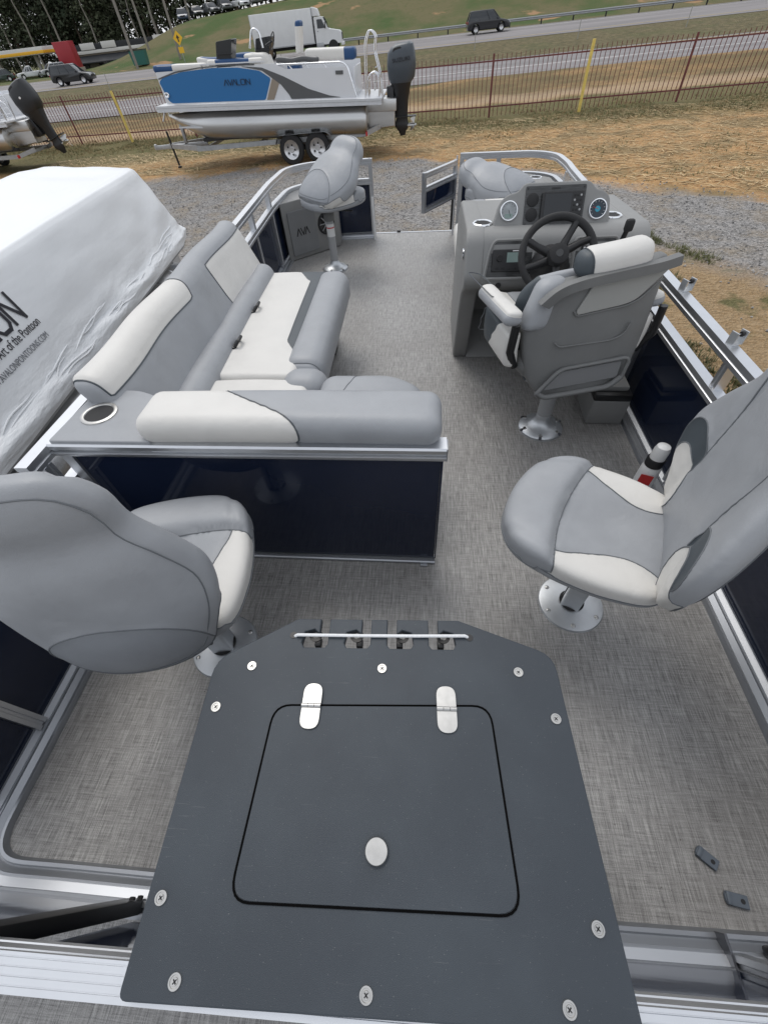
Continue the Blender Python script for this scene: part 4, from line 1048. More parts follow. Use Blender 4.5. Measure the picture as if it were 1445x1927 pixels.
for x in (-24.1, -17.4, -10.9, -4.4, 2.26, 9.15, 15.4): tube('post', [(x, fy(x), -.1), (x, fy(x), 1.72)], .04, 'rust_red', fe, 6)
for z in (.28, 1.5):
    sweep('rail', [(-.016, -.02), (.016, -.02), (.016, .02), (-.016, .02)], [(a, b, z + .03) for a, b in fp[:]], 'rust_red', fe)
def ypole(x, y, h, lab, tilt=0):
    o = tube('yellow_pole', [(0, 0, -.05), (.0, 0, h * .5), (tilt, 0, h)], .055, 'pole_yellow', None, 12); o.location = (x, y, bank(x, y)); top(o, lab, 'pole', 'yellow poles by the fence')
ypole(5.6, 22.4, 1.85, 'yellow pole standing at the picket fence, right of the black outboard', .03); ypole(-14.3, 25.3, 1.75, 'yellow pole at the picket fence, left of the blue boat', -.06)
gr_ = thing('guardrail', 'grey steel guardrail on wooden posts along the far road', 'guardrail')
gl = [(x, 84.4, hgt(x, 84.4)) for x in (-20, 0, 20, 45, 75, 110)]
sweep('beam', [(-.02, .45), (.02, .5), (.02, .55), (-.02, .6), (.02, .65), (.02, .7), (-.02, .75), (-.06, .75), (-.02, .68), (-.06, .6), (-.02, .52), (-.06, .45)], gl, 'galv', gr_, ang=0)
for i in range(32): box('post', (.15, .15, .75), (-18 + i * 4, 84.5, hgt(-18 + i * 4, 84.5) + .37), 'rubber', gr_, 0)
mat('fence_thin', (.3, .3, .28), .7)
for i in range(9):
    o = tube('marker_stake', [(0, 0, 0), (.02, 0, 1.25)], .03, 'fence_thin', None, 6); o.location = (-34 + i * 9.5, 60, hgt(0, 60)); top(o, 'thin pale stake standing in the grass median', 'stake', 'median marker stakes')

# ------------------------------------------------------------------ vehicles
def paint(name, c, r=.3): mat(name, c, r, coat=.6, var=.04, vscale=2)
for nm, c in (('car_black', (.012, .014, .018)), ('car_navy', (.02, .035, .075)), ('car_white', (.62, .63, .64)), ('car_grey', (.09, .095, .1)), ('car_silver', (.3, .31, .32)), ('car_red', (.16, .025, .03)), ('car_dkgreen', (.03, .05, .045))): paint(nm, c)
mat('car_glass', (.015, .02, .025), .08, coat=.5); mat('head_lamp', (.65, .66, .68), .15, coat=.6); mat('tail_lamp', (.3, .01, .012), .2); mat('tyre', (.018, .018, .019), .85); mat('rim_alloy', (.62, .62, .63), .3, .8)
def wheel(parent, x, y, z, r, wdt, side, rimm='rim_alloy'):
    M = T(x, y, z) @ RX(90)
    o = lathe('wheel', [(r * .62, wdt / 2), (r * .9, wdt / 2), (r, wdt * .3), (r, -wdt * .3), (r * .9, -wdt / 2), (r * .62, -wdt / 2)], 'tyre', parent, 24, M)
    lathe('rim', [(0, wdt * .3), (r * .16, wdt * .32), (r * .2, wdt * .2), (r * .5, wdt * .3), (r * .62, wdt * .5), (r * .62, -wdt * .5), (r * .5, -wdt * .3), (0, -wdt * .3)], rimm, o, 16, M)
    return o
def make_car(label, paintm, L=4.8, W=1.9, H=1.72, kind='suv', group=None, loc=(0, 0, 0), rz=0, name='parked_car', cat='car'):
    t = thing(name, label, cat, loc, rz, group)
    hood = .98 if kind == 'suv' else .9; belt = .56 * H + (.04 if kind == 'suv' else .0)
    x0, x1 = -L / 2, L / 2
    side = [(x0 + .05, .34), (x0, .6), (x0 + .04, belt), (x0 + .25, belt + .03), (x1 - 1.35, belt + .02), (x1 - .35, hood - .06), (x1 - .06, hood - .22), (x1, .5), (x1 - .08, .3)]
    wr = .37 if kind == 'suv' else .33; wx = L * .3
    pts = fillet_poly(side, [.08, .06, .1, .1, .2, .2, .12, .08, .08], 3)
    arch = []
    for cx in (wx, -wx):
        for k in range(9):
            a = math.pi * k / 8; arch.append((cx + (wr + .06) * math.cos(a), wr + (wr + .06) * math.sin(a) * 1.0 if k not in (0, 8) else .3))
    prism('body', pts + arch, -W / 2, W / 2, paintm, t, .09, XZ, 35, 3)
    box('underbody', (L * .9, W * .8, .2), (0, 0, .38), 'rubber', t, .02)
    # greenhouse, narrowing upwards
    if kind == 'suv': bot = [(x0 + .08, belt), (x1 - 1.28, belt)]; tp = [(x0 + .38, H), (x1 - 2.05, H)]
    elif kind == 'pickup': bot = [(x0 + 1.9, belt), (x1 - 1.3, belt)]; tp = [(x0 + 2.05, H), (x1 - 2.1, H)]
    else: bot = [(x0 + .35, belt), (x1 - 1.2, belt)]; tp = [(x0 + 1.05, H), (x1 - 2.0, H)]
    wb, wt = W / 2 - .05, W / 2 - .24
    def gh(name, a0, a1, b0, b1, z0, z1, w0, w1, m, bev=.05):
        bm = bmesh.new(); P = [bm.verts.new(v) for v in ((a0, -w0, z0), (a1, -w0, z0), (a1, w0, z0), (a0, w0, z0), (b0, -w1, z1), (b1, -w1, z1), (b1, w1, z1), (b0, w1, z1))]
        for f in ((3, 2, 1, 0), (4, 5, 6, 7), (0, 1, 5, 4), (1, 2, 6, 5), (2, 3, 7, 6), (3, 0, 4, 7)): bm.faces.new([P[i] for i in f])
        bmesh.ops.bevel(bm, geom=bm.edges[:], offset=bev, segments=2, profile=.5, affect='EDGES'); return bmo(bm, name, m, t)
    gh('glasshouse', bot[0][0], bot[1][0], tp[0][0], tp[1][0], belt - .05, H - .03, wb, wt, 'car_glass')
    gh('roof', tp[0][0] - .03, tp[1][0] + .1, tp[0][0] + .04, tp[1][0] - .05, H - .09, H + .01, wt + .03, wt - .05, paintm, .03)
    for s in (-1, 1):
        for f in (0, .36, .68, 1.0):
            a = Vector((bot[0][0] * (1 - f) + bot[1][0] * f, s * (wb + .012), belt)); b = Vector((tp[0][0] * (1 - f) + tp[1][0] * f, s * (wt + .012), H - .05))
            tube('pillar', [a, b], .04, paintm, t, 6)
        wheel(t, wx, s * (W / 2 - .11), wr, wr, .24, s); wheel(t, -wx, s * (W / 2 - .11), wr, wr, .24, s)
        box('headlight', (.16, .34, .13), (x1 - .1, s * (W / 2 - .28), hood - .26), 'head_lamp', t, .03)
        box('tail_light', (.1, .2, .22), (x0 + .02, s * (W / 2 - .14), belt - .12), 'tail_lamp', t, .03)
        box('mirror', (.12, .18, .12), (bot[1][0] - .25, s * (W / 2 + .08), belt + .06), paintm, t, .03)
    box('grille', (.05, W * .45, .2), (x1 - .01, 0, hood - .32), 'black', t, .02)
    if kind == 'pickup': box('bed_recess', (1.7, W - .3, .04), (x0 + 1.0, 0, belt + .02), 'rubber', t, .01)
    return t
make_car('black SUV driving on the far road, nearest the fuel station', 'car_black', 4.9, 1.95, 1.78, loc=(-44.6, 71.5, hgt(-44, 71) + .05), rz=R_(8), name='black_suv')
make_car('black SUV driving alone on the far road at upper right', 'car_black', 5.1, 2.0, 1.85, loc=(6.7, 79, hgt(6, 79) + .05), rz=R_(3), name='black_suv')
cols = ['car_navy', 'car_black', 'car_grey', 'car_grey', 'car_white', 'car_grey', 'car_dkgreen', 'car_silver', 'car_white', 'car_black', 'car_grey', 'car_navy', 'car_silver', 'car_black', 'car_white', 'car_grey', 'car_silver']
kinds = ['suv', 'sedan', 'sedan', 'suv', 'pickup', 'suv', 'sedan']
words = {'car_navy': 'navy', 'car_black': 'black', 'car_grey': 'dark grey', 'car_white': 'white', 'car_dkgreen': 'dark green', 'car_silver': 'silver', 'car_red': 'dark red'}
ordn = ['first', 'second', 'third', 'fourth', 'fifth', 'sixth', 'seventh', 'eighth', 'ninth', 'tenth', 'eleventh', 'twelfth', 'thirteenth', 'fourteenth', 'fifteenth', 'sixteenth', 'seventeenth']
for i, cm_ in enumerate(cols):
    x = -48 + i * 2.95; y = 121 - i * .12; k = kinds[i % 7]
    make_car('%s %s parked on the hilltop, %s from the left' % (words[cm_], {'suv': 'SUV', 'sedan': 'sedan', 'pickup': 'pickup'}[k], ordn[i]), cm_, 4.7 if k != 'pickup' else 5.3, 1.9, 1.72 if k != 'sedan' else 1.48, k, 'cars parked along the hilltop', (x, y, hgt(x, y) + .05), R_(-70 + (i * 37) % 25))
for i, (x, cm_, k, lb) in enumerate(((-83, 'car_red', 'sedan', 'dark red sedan parked in front of the fuel station canopy'), (-78, 'car_dkgreen', 'sedan', 'dark green sedan parked between red sedan and white pickup'), (-72.5, 'car_white', 'pickup', 'white pickup parked behind the black SUV at the fuel station'), (-68.5, 'car_silver', 'suv', 'silver SUV parked at the fuel station beside the white pickup'))):
    make_car(lb, cm_, 4.7, 1.9, 1.6, k, 'cars at the fuel station', (x, 102 + i * .8, hgt(x, 102) + .03), R_(200 + i * 11))
# box truck
tk = thing('box_truck', 'white box truck driving on the far road behind the blue boat', 'truck', (-16.7, 75.5, hgt(-17, 75) + .05), R_(4))
mat('truck_white', (.66, .67, .67), .4, var=.03, vscale=1.5)
box('cargo_box', (7.4, 2.5, 2.75), (-1.2, 0, 2.3), 'truck_white', tk, .05); box('box_trim', (7.45, 2.54, .12), (-1.2, 0, .95), 'galv', tk, .01)
for x in (-4.88, 2.48): box('corner_post', (.06, 2.53, 2.7), (x, 0, 2.3), 'galv', tk, .01)
for i in range(10): box('box_seam', (.03, 2.52, 2.5), (-4.3 + i * .7, 0, 2.32), 'truck_white', tk, 0)
prism('wind_fairing', fillet_poly([(2.5, 3.0), (2.5, 3.75), (3.1, 3.6), (3.3, 3.0)], .12, 3), -1.1, 1.1, 'truck_white', tk, .08, XZ)
prism('cab', fillet_poly([(2.65, .75), (2.65, 2.95), (3.7, 2.95), (4.25, 2.0), (4.4, 1.95), (5.6, 1.75), (5.75, 1.5), (5.78, .75)], [.05, .1, .15, .1, .1, .2, .1, .1], 4), -1.15, 1.15, 'truck_white', tk, .1, XZ)
for s in (-1, 1):
    prism('side_window', fillet_poly([(3.0, 2.05), (3.0, 2.75), (3.6, 2.75), (3.95, 2.05)], .06, 3), s * 1.152 - .01, s * 1.152 + .01, 'car_glass', tk, 0, XZ)
    box('mirror', (.1, .12, .5), (3.95, s * 1.35, 2.25), 'black', tk, .03); box('door_handle', (.14, .03, .03), (3.0, s * 1.16, 1.85), 'black', tk, 0); box('headlight', (.1, .3, .2), (5.74, s * .85, 1.3), 'head_lamp', tk, .03)
    for x in (4.7, -3.3): wheel(tk, x, s * 1.0, .48, .48, .28, s)
    box('fuel_tank', (.9, .4, .5), (3.1, s * 1.0, .7), 'galv', tk, .08); prism('wheel_arch', [(4.7 + .62 * math.cos(a), .48 + .62 * math.sin(a)) for a in [k * math.pi / 10 for k in range(11)]], s * 1.153 - .008, s * 1.153 + .008, 'rubber', tk, 0, XZ)
prism('windscreen', [(3.76, 2.88), (3.72, 2.9), (4.22, 2.06), (4.28, 2.06)], -1.0, 1.0, 'car_glass', tk, 0, XZ); box('grille', (.04, 1.1, .6), (5.79, 0, 1.3), 'rubber', tk, .02); box('front_bumper', (.3, 2.3, .3), (5.8, 0, .7), 'truck_white', tk, .06); box('chassis', (9.8, .9, .25), (-.2, 0, .75), 'rubber', tk, .02)

# ------------------------------------------------------------------ fuel station, store, poles, signs
mat('station_white', (.62, .61, .58), .6, var=.05, vscale=.5); mat('station_yellow', (.78, .42, .02), .5); mat('station_red', (.33, .02, .03), .5, var=.08, vscale=.6); mat('roof_dark', (.028, .03, .034), .8, var=.1, vscale=1); mat('wall_tan', (.30, .265, .215), .8, var=.06, vscale=1); mat('wood_grey', (.23, .21, .185), .85, var=.12, vscale=3); mat('bin_green', (.02, .12, .1), .6); mat('sign_yellow', (.8, .47, .02), .5)
fs = thing('fuel_station_canopy', 'white fuel station canopy with yellow stripe on columns at upper left', 'canopy', (-87, 111, .1))
box('roof', (34, 9, .9), (0, 0, 4.1), 'station_white', fs, .05); box('yellow_stripe', (34.1, 9.1, .38), (0, 0, 3.92), 'station_yellow', fs, .02)
for x in (-12, -4, 4, 12): box('column', (.5, .5, 3.7), (x, 0, 1.85), 'station_white', fs, .03)
for x in (-12, -4, 4, 12): box('fuel_pump', (.9, .6, 1.8), (x + 1.2, 0, .9), 'station_red', fs, .05)
rsg = thing('red_tower', 'dark red block tower standing at the end of the fuel station canopy', 'tower', (-66.6, 108, .7), R_(12)); box('tower_body', (2.9, 2.6, 3.3), (0, 0, 2.55), 'station_red', rsg, .05); box('tower_plinth', (3.2, 3, 1), (0, 0, .45), 'wall_tan', rsg, .04)
stb = thing('store_building', 'long low tan store with dark roof behind the red tower', 'building', (-56, 128, .0), R_(3))
box('wall', (42, 12, 3.4), (0, 0, 1.7), 'wall_tan', stb, .03); box('parapet', (42.6, 12.6, 1.0), (0, 0, 3.9), 'roof_dark', stb, .03); box('fascia', (42.8, 12.8, .45), (0, 0, 3.35), 'station_white', stb, .02)
for i, x in enumerate((-14, -9.5, 1.5, 10)): box('sign_panel', (3.0, .1, .9), (x, -6.45, 4.1), 'station_white', stb, .01)
for i in range(7):
    w_ = box('window', (3.4, .08, 1.9), (-17 + i * 5.6, -6.02, 1.35), 'car_glass', stb, 0); box('mullion', (.1, .1, 1.9), (-17 + i * 5.6, -6.06, 1.35), 'station_white', w_, 0)
prism('awning', [(-6, 2.9), (-8.3, 2.0), (-8.3, 1.85), (-6, 2.6)], -20, -3, 'roof_dark', stb, 0, YZ)
gb = thing('glass_building', 'small glazed showroom on the hilltop behind the parked cars', 'building', (-17, 133, hgt(-17, 133)), R_(2))
box('wall', (16, 9, 4.2), (0, 0, 2.1), 'bin_green', gb, .02); box('roof', (17, 10, .5), (0, 0, 4.4), 'station_white', gb, .02)
for i in range(6): w_ = box('window', (2.2, .08, 2.6), (-6.6 + i * 2.65, -4.52, 1.7), 'car_glass', gb, 0); box('window_frame', (.12, .12, 2.7), (-5.3 + i * 2.65, -4.56, 1.7), 'station_white', w_, 0)
def upole(x, y, h, lean, lab):
    t = thing('utility_pole', lab, 'pole', (x, y, hgt(x, y)), 0, 'utility poles on the left'); tube('shaft', [(0, 0, -.5), (lean * .5, 0, h * .5), (lean, 0, h)], [.2, .17, .12], 'wood_grey', t, 8)
    box('crossarm', (2.4, .12, .14), (lean, 0, h - .8), 'wood_grey', t, .01)
    for s in (-1, 1): box('insulator', (.1, .1, .2), (lean + s * 1.0, 0, h - .63), 'station_white', t, .02)
upole(-44.2, 88, 14, .0, 'tall pale utility pole leaning left above the green dumpster'); upole(-38.8, 92, 15, .2, 'tall utility pole nearest the yellow diamond sign'); upole(-49, 104, 15, 0, 'slim utility pole between the two nearer ones, farther back')
db = thing('dumpster', 'green dumpster at the foot of the grassy hill', 'dumpster', (-44.8, 91, hgt(-44.8, 91) + .1), R_(10)); prism('bin_body', [(-1, 0), (1, 0), (1.15, 1.5), (-1.15, 1.5)], -.8, .8, 'bin_green', db, .03, XZ); box('lid', (2.35, 1.7, .1), (0, 0, 1.56), 'rubber', db, .02)
dsn = thing('diamond_sign', 'yellow diamond warning sign on a post on the grassy hillside', 'sign', (-36.6, 88, hgt(-36.6, 88))); tube('signpost', [(0, .05, 0), (0, .05, 2.9)], .05, 'galv', dsn, 8)
d_ = prism('diamond_panel', fillet_poly([(0, 1.75), (.72, 2.47), (0, 3.19), (-.72, 2.47)], .08, 3), -.02, .0, 'sign_yellow', dsn, 0, XZ); prism('arrow_mark', [(-.08, 2.1), (.08, 2.1), (.08, 2.45), (.25, 2.45), (0, 2.8), (-.25, 2.45), (-.08, 2.45)], -.028, -.0205, 'black', d_, 0, XZ); box('plaque', (.75, .03, .6), (0, 0, 1.3), 'sign_yellow', dsn, 0)

# ------------------------------------------------------------------ trees
g = NG('pine_leaf'); oi = g.n('ShaderNodeObjectInfo'); c = g.mix(oi.outputs['Random'], (.038, .058, .03), (.075, .09, .045)); c = g.mix(g.ramp(g.noise(.9, 3), .4, .65), c, (.055, .06, .036)); g.link(c, g.p.inputs['Base Color']); g.p.inputs['Roughness'].default_value = .8
g = NG('bare_twig'); c = g.mix(g.ramp(g.noise(.8, 3), .4, .65), (.075, .065, .052), (.12, .11, .085)); g.link(c, g.p.inputs['Base Color']); g.p.inputs['Roughness'].default_value = .9
mat('bark', (.10, .075, .055), .9, var=.3, vscale=2, stretch=(2, 2, .3)); mat('bark_pale', (.22, .2, .17), .9, var=.25, vscale=2)
def tree_mesh(seed, H, lo, Rm, kind):
    rnd = random.Random(seed); V, F = [], []; BV = []
    n = 90 if kind == 'pine' else 60
    for i in range(n):
        t = lo + (1 - lo) * (i + rnd.random()) / n; z = H * t
        if kind == 'pine': r = Rm * (1.15 - t) ** .55 * (.45 + .75 * rnd.random())
        else: r = Rm * math.sin(min(1, (t - lo) / (1 - lo)) * math.pi * .9 + .25) * (.3 + .8 * rnd.random())
        a = rnd.random() * 6.283; cx, cy = r * math.cos(a) * .8, r * math.sin(a) * .8
        BV.append((cx, cy, z, t)); cs = (.55 + .6 * rnd.random()) * (Rm / 3.2); m = 34 if kind == 'pine' else 12
        for k in range(m):
            p = Vector((cx + rnd.gauss(0, cs), cy + rnd.gauss(0, cs), z + rnd.gauss(0, cs * .55))); s = .16 + .26 * rnd.random()
            if kind != 'pine': s *= .5
            u = Vector((rnd.gauss(0, 1), rnd.gauss(0, 1), rnd.gauss(0, .6))).normalized(); v = u.cross(Vector((rnd.gauss(0, 1), rnd.gauss(0, 1), rnd.gauss(0, 1)))).normalized()
            e = .45 if kind == 'pine' else .12; b0 = len(V); V += [p - u * s - v * s * e, p + u * s - v * s * e, p + u * s * .8 + v * s * e, p - u * s * .7 + v * s * e]; F.append((b0, b0 + 1, b0 + 2, b0 + 3))
    TV, TF = [], []
    def limb(a, b, r0, r1):
        a, b = Vector(a), Vector(b); d = (b - a).normalized(); u = d.cross(Vector((.3, .8, .2))).normalized(); w_ = d.cross(u); b0 = len(TV)
        for (p, r) in ((a, r0), (b, r1)):
            for k in range(6): q = k * math.pi / 3; TV.append(p + u * math.cos(q) * r + w_ * math.sin(q) * r)
        for k in range(6): l = (k + 1) % 6; TF.append((b0 + k, b0 + l, b0 + 6 + l, b0 + 6 + k))
    p = Vector((0, 0, -.5)); 
    for i in range(6):
        q = Vector((rnd.gauss(0, .15), rnd.gauss(0, .15), H * (i + 1) / 6)); limb(p, q, .26 * (1 - i / 6.5), .26 * (1 - (i + 1) / 6.5)); p = q
    for (cx, cy, z, t) in BV[::2]: limb((0, 0, z - .25 * math.hypot(cx, cy)), (cx, cy, z), .06 * (1.2 - t), .015)
    def mk(nm, V, F):
        me = bpy.data.meshes.new(nm); me.from_pydata([tuple(v) for v in V], [], F); me.update(); return me
    return mk('crown', V, F), mk('trunk', TV, TF)
protos = []
for i, (H, lo, Rm, k) in enumerate(((21, .32, 3.4, 'pine'), (25, .45, 3.2, 'pine'), (18, .12, 3.8, 'pine'), (23, .25, 3.0, 'pine'), (15, .06, 3.6, 'pine'), (14, .3, 3.6, 'bare'), (17, .35, 3.2, 'bare'), (20, .6, 2.4, 'bare'))):
    cr, tr = tree_mesh(40 + i, H, lo, Rm, k); cr.materials.append(MT['pine_leaf' if k == 'pine' else 'bare_twig']); tr.materials.append(MT['bark' if k == 'pine' else 'bark_pale']); protos.append((cr, tr, k))
def tree(pi, x, y, s, rz, label, group):
    cr, tr, k = protos[pi]; t = thing('pine_tree' if k == 'pine' else 'bare_tree', label, 'tree', (x, y, hgt(x, y)), rz, group); s *= 1 - .64 * ss(-90, -118, x); t.scale = (s, s, s * (.92 + .16 * random.random()))
    for nm, me in (('trunk', tr), ('crown', cr)):
        o = bpy.data.objects.new(nm, me); COL.objects.link(o); o.parent = t
random.seed(21)
for row, (y0, n, xa, xb) in enumerate(((142, 34, -165, -52), (151, 34, -175, -44), (162, 30, -190, -40))):
    for i in range(n):
        x = xa + (xb - xa) * (i + .3 + .5 * random.random()) / n; y = y0 + random.uniform(-4, 4)
        tree(random.choice((0, 1, 2, 3, 4, 2, 4) if row else (0, 2, 4, 4, 5, 6, 3)), x, y, random.uniform(.85, 1.25), random.random() * 6, 'tall dark tree in the wood behind the store and fuel station', 'trees of the dark wood')
for i in range(9):
    x = -112 + i * 7.4 + random.uniform(-2, 2); tree(7, x, 136 + random.uniform(-2, 3), random.uniform(.8, 1.15), random.random() * 6, 'pale bare trunk standing in front of the dark wood', 'pale bare trunks before the wood')
for i in range(14):
    x = -46 + i * 4.6 + random.uniform(-1, 1); tree(random.choice((0, 1, 1, 3, 6)), x, 148 + random.uniform(-5, 8), random.uniform(.8, 1.1), random.random() * 6, 'open-crowned tree standing behind the parked hilltop cars', 'trees behind the hilltop cars')

# ------------------------------------------------------------------ trailers and the other boats
mat('tube_alu', (.53, .53, .525), .32, 1, var=.14, vscale=1.2, stretch=(.4, 3, 3), rvar=.08); mat('boat_blue', (.010, .135, .35), .3, coat=.3); mat('boat_white', (.66, .67, .69), .35, var=.02, vscale=2); mat('seat_white', (.68, .66, .62), .5); mat('seat_blue', (.012, .06, .17), .5); mat('copper', (.32, .27, .22), .3, .6); mat('graphite', (.09, .092, .095), .35); mat('smoke_glass', (.02, .022, .024), .15); mat('motor_grey', (.05, .062, .076), .38, var=.06, vscale=4); mat('motor_black', (.014, .015, .017), .4); mat('boat_champ', (.34, .33, .31), .35)
mat('ink', (.012, .012, .02), .5); mat('ink_grey', (.16, .17, .19), .5)
def trailer(label, x0, x1, yc, zf, wxs, frame, wr=.33, jack=True, zg_=0):
    """frame rails, axles, wheels; zf = height of the frame"""
    t = thing('boat_trailer', label, 'trailer', frame=frame); G = 'galv'
    for s in (-1, 1):
        sweep('frame_rail', [(-.03, -.06), (.03, -.06), (.03, .06), (-.03, .06)], [(x0 + 1.9, yc + s * .98, zf), (x1 - .5, yc + s * .98, zf), (x1, yc + s * .55, zf + .12)], G, t)
        sweep('tongue', [(-.035, -.06), (.035, -.06), (.035, .06), (-.035, .06)], [(x0 + .55, yc + s * .03, zf + .02), (x0 + 2.0, yc + s * .95, zf + .0)], G, t)
        box('bunk', (x1 - x0 - 2.6, .16, .09), ((x0 + x1) / 2 + .9, yc + s * .92, zf + .2), 'rubber', t, .01)
        fpts = [(wxs[0] - wr - .1, zf - .05)] + fillet([(wxs[0] - wr - .1, zf + .02, 0), (wxs[0] - wr + .05, zf + .17, 0), (wxs[1] + wr - .05, zf + .17, 0), (wxs[1] + wr + .1, zf + .02, 0)], .15, 5)[1:-1] + [(wxs[1] + wr + .1, zf - .05)]
        fpts = [(p[0], p[1]) for p in fpts]; sweep('fender', [(-.11, 0), (.11, 0), (.11, .012), (-.11, .012)], [(a, yc + s * 1.16, b) for a, b in fpts], G, t, up=(0, 1, 0)) if False else None
        outer = fpts; prism('fender', outer + [(wxs[1] + wr * .95, zf - .05), ((wxs[0] + wxs[1]) / 2 + .12, zf + .02), ((wxs[0] + wxs[1]) / 2 - .12, zf + .02), (wxs[0] - wr * .95, zf - .05)] if False else outer, yc + s * 1.28 - .006, yc + s * 1.28 + .006, G, t, 0, XZ) if False else None
        tube('fender', [(a, yc + s * 1.16, b) for a, b in outer], .11, G, t, 8, flat=.12) if False else mesh('fender', [(a, yc + s * 1.16 + q, b) for a, b in outer for q in (-.13, .13)], [(2 * i, 2 * i + 1, 2 * i + 3, 2 * i + 2) for i in range(len(outer) - 1)], G, t)
        for wx in wxs:
            w_ = wheel(t, wx, yc + s * 1.16, zg_ + wr, wr, .2, s, 'rim_alloy')
            for k in range(5): lathe('spoke_hole', [(0, .002), (.028, .002), (.028, 0)], 'rubber', w_, 10, T(wx, yc + s * 1.266, zg_ + wr) @ RX(-90 * s) @ T(.12 * math.cos(k * 1.257), .12 * math.sin(k * 1.257), 0))
        box('tail_light', (.05, .12, .1), (x1 - .48, yc + s * 1.02, zf), 'red', t, .01)
    for x in (x0 + 2.2, (x0 + x1) / 2, wxs[0] - .5, wxs[1] + .6, x1 - .6): box('crossbar', (.07, 1.94, .08), (x, yc, zf - .01), G, t, 0)
    for wx in wxs: tube('axle', [(wx, yc - 1.1, zg_ + wr), (wx, yc + 1.1, zg_ + wr)], .035, 'rubber', t, 8)
    box('tongue_beam', (1.9, .09, .11), (x0 + .95, yc, zf + .0), G, t, .005); lathe('coupler', [(0, .1), (.05, .08), (.06, 0), (.05, -.05)], G, t, 12, T(x0, yc, zf))
    if jack:
        tube('jack', [(x0 + .62, yc - .1, zf + .4), (x0 + .66, yc - .1, zg_ + .08)], .035, 'black', t, 10); box('jack_foot', (.1, .12, .05), (x0 + .66, yc - .1, zg_ + .04), 'black', t, .01)
    box('winch_post', (.09, .09, .75), (x0 + 1.15, yc, zf + .4), G, t, .005)
    return t
def outboard(label, M, cowl='motor_grey', brand=True):
    """outboard motor: origin at the clamp, x points away from the boat, z up"""
    t = thing('outboard_motor', label, 'outboard motor', frame=M)
    def ring(z, x0, x1, w): return z, x0, x1, w
    def loft(name, secs, m, n=20, pw=3.2):
        V, F = [], []
        for (z, x0, x1, w_) in secs:
            for k in range(n):
                a = 2 * math.pi * k / n; c_, s_ = math.cos(a), math.sin(a)
                V.append(((x0 + x1) / 2 + (x1 - x0) / 2 * math.copysign(abs(c_) ** (2 / pw), c_), w_ * math.copysign(abs(s_) ** (2 / pw), s_), z + (.12 * ((x0 + x1) / 2 + (x1 - x0) / 2 * c_ - .2) if name == 'cowl' and z > .8 else 0)))
        for i in range(len(secs) - 1):
            for k in range(n): l = (k + 1) % n; F.append((i * n + k, i * n + l, (i + 1) * n + l, (i + 1) * n + k))
        F.append(tuple(range(n - 1, -1, -1))); F.append(tuple(range((len(secs) - 1) * n, len(secs) * n)))
        return mesh(name, V, F, m, t, 50)
    cw = loft('cowl', [(.2, .02, .5, .2), (.3, -.02, .57, .23), (.55, -.04, .6, .24), (.8, -.02, .58, .23), (.93, .06, .54, .19), (.98, .16, .46, .1)], cowl)
    prism('air_intake', fillet_poly([(.1, .80), (.3, .86), (.28, .93), (.12, .9)], .03, 3), -.205, .205, 'black', cw, 0, XZ)
    loft('mid_section', [(-.55, .12, .4, .06), (-.2, .12, .42, .08), (.05, .08, .46, .15), (.22, .03, .5, .2)], 'motor_black')
    loft('lower_unit', [(-1.0, .22, .34, .012), (-.9, .18, .36, .03), (-.78, .1, .44, .06), (-.72, .1, .42, .055), (-.6, .14, .4, .05), (-.53, .12, .4, .06)], 'motor_black')
    prism('cavitation_plate', [(.05, -.12), (.6, -.09), (.6, .09), (.05, .12)], -.56, -.54, 'motor_black', t)
    pr = lathe('propeller', [(0, .12), (.04, .1), (.055, 0), (.05, -.1), (0, -.1)], 'stainless', t, 16, T(.5, 0, -.77) @ RY(90))
    for k in range(3): mesh('blade', [T(.5, 0, -.77) @ RX(120 * k) @ Vector(v) for v in ((-.03, -.03, .04), (.05, .04, .04), (.08, .12, .17), (.03, .05, .2), (-.04, -.05, .16))], [(0, 1, 2, 3, 4)], 'stainless', pr, None)
    box('clamp_bracket', (.16, .24, .5), (.02, 0, -.1), 'motor_black', t, .03); tube('tilt_arm', [(-.08, .1, -.3), (.12, .1, .1)], .03, 'black', t, 8)
    if brand: text('lettering', 'SUZUKI', .115, 'ink', cw, T(.29, -.243, .64) @ RY(-6) @ RX(90), .006, 'CENTER')
    else: lathe('badge', [(0, .004), (.03, .004), (.032, 0)], 'white_print', cw, 16, T(.3, -.243, .6) @ RX(90))
    return t
SQ = []
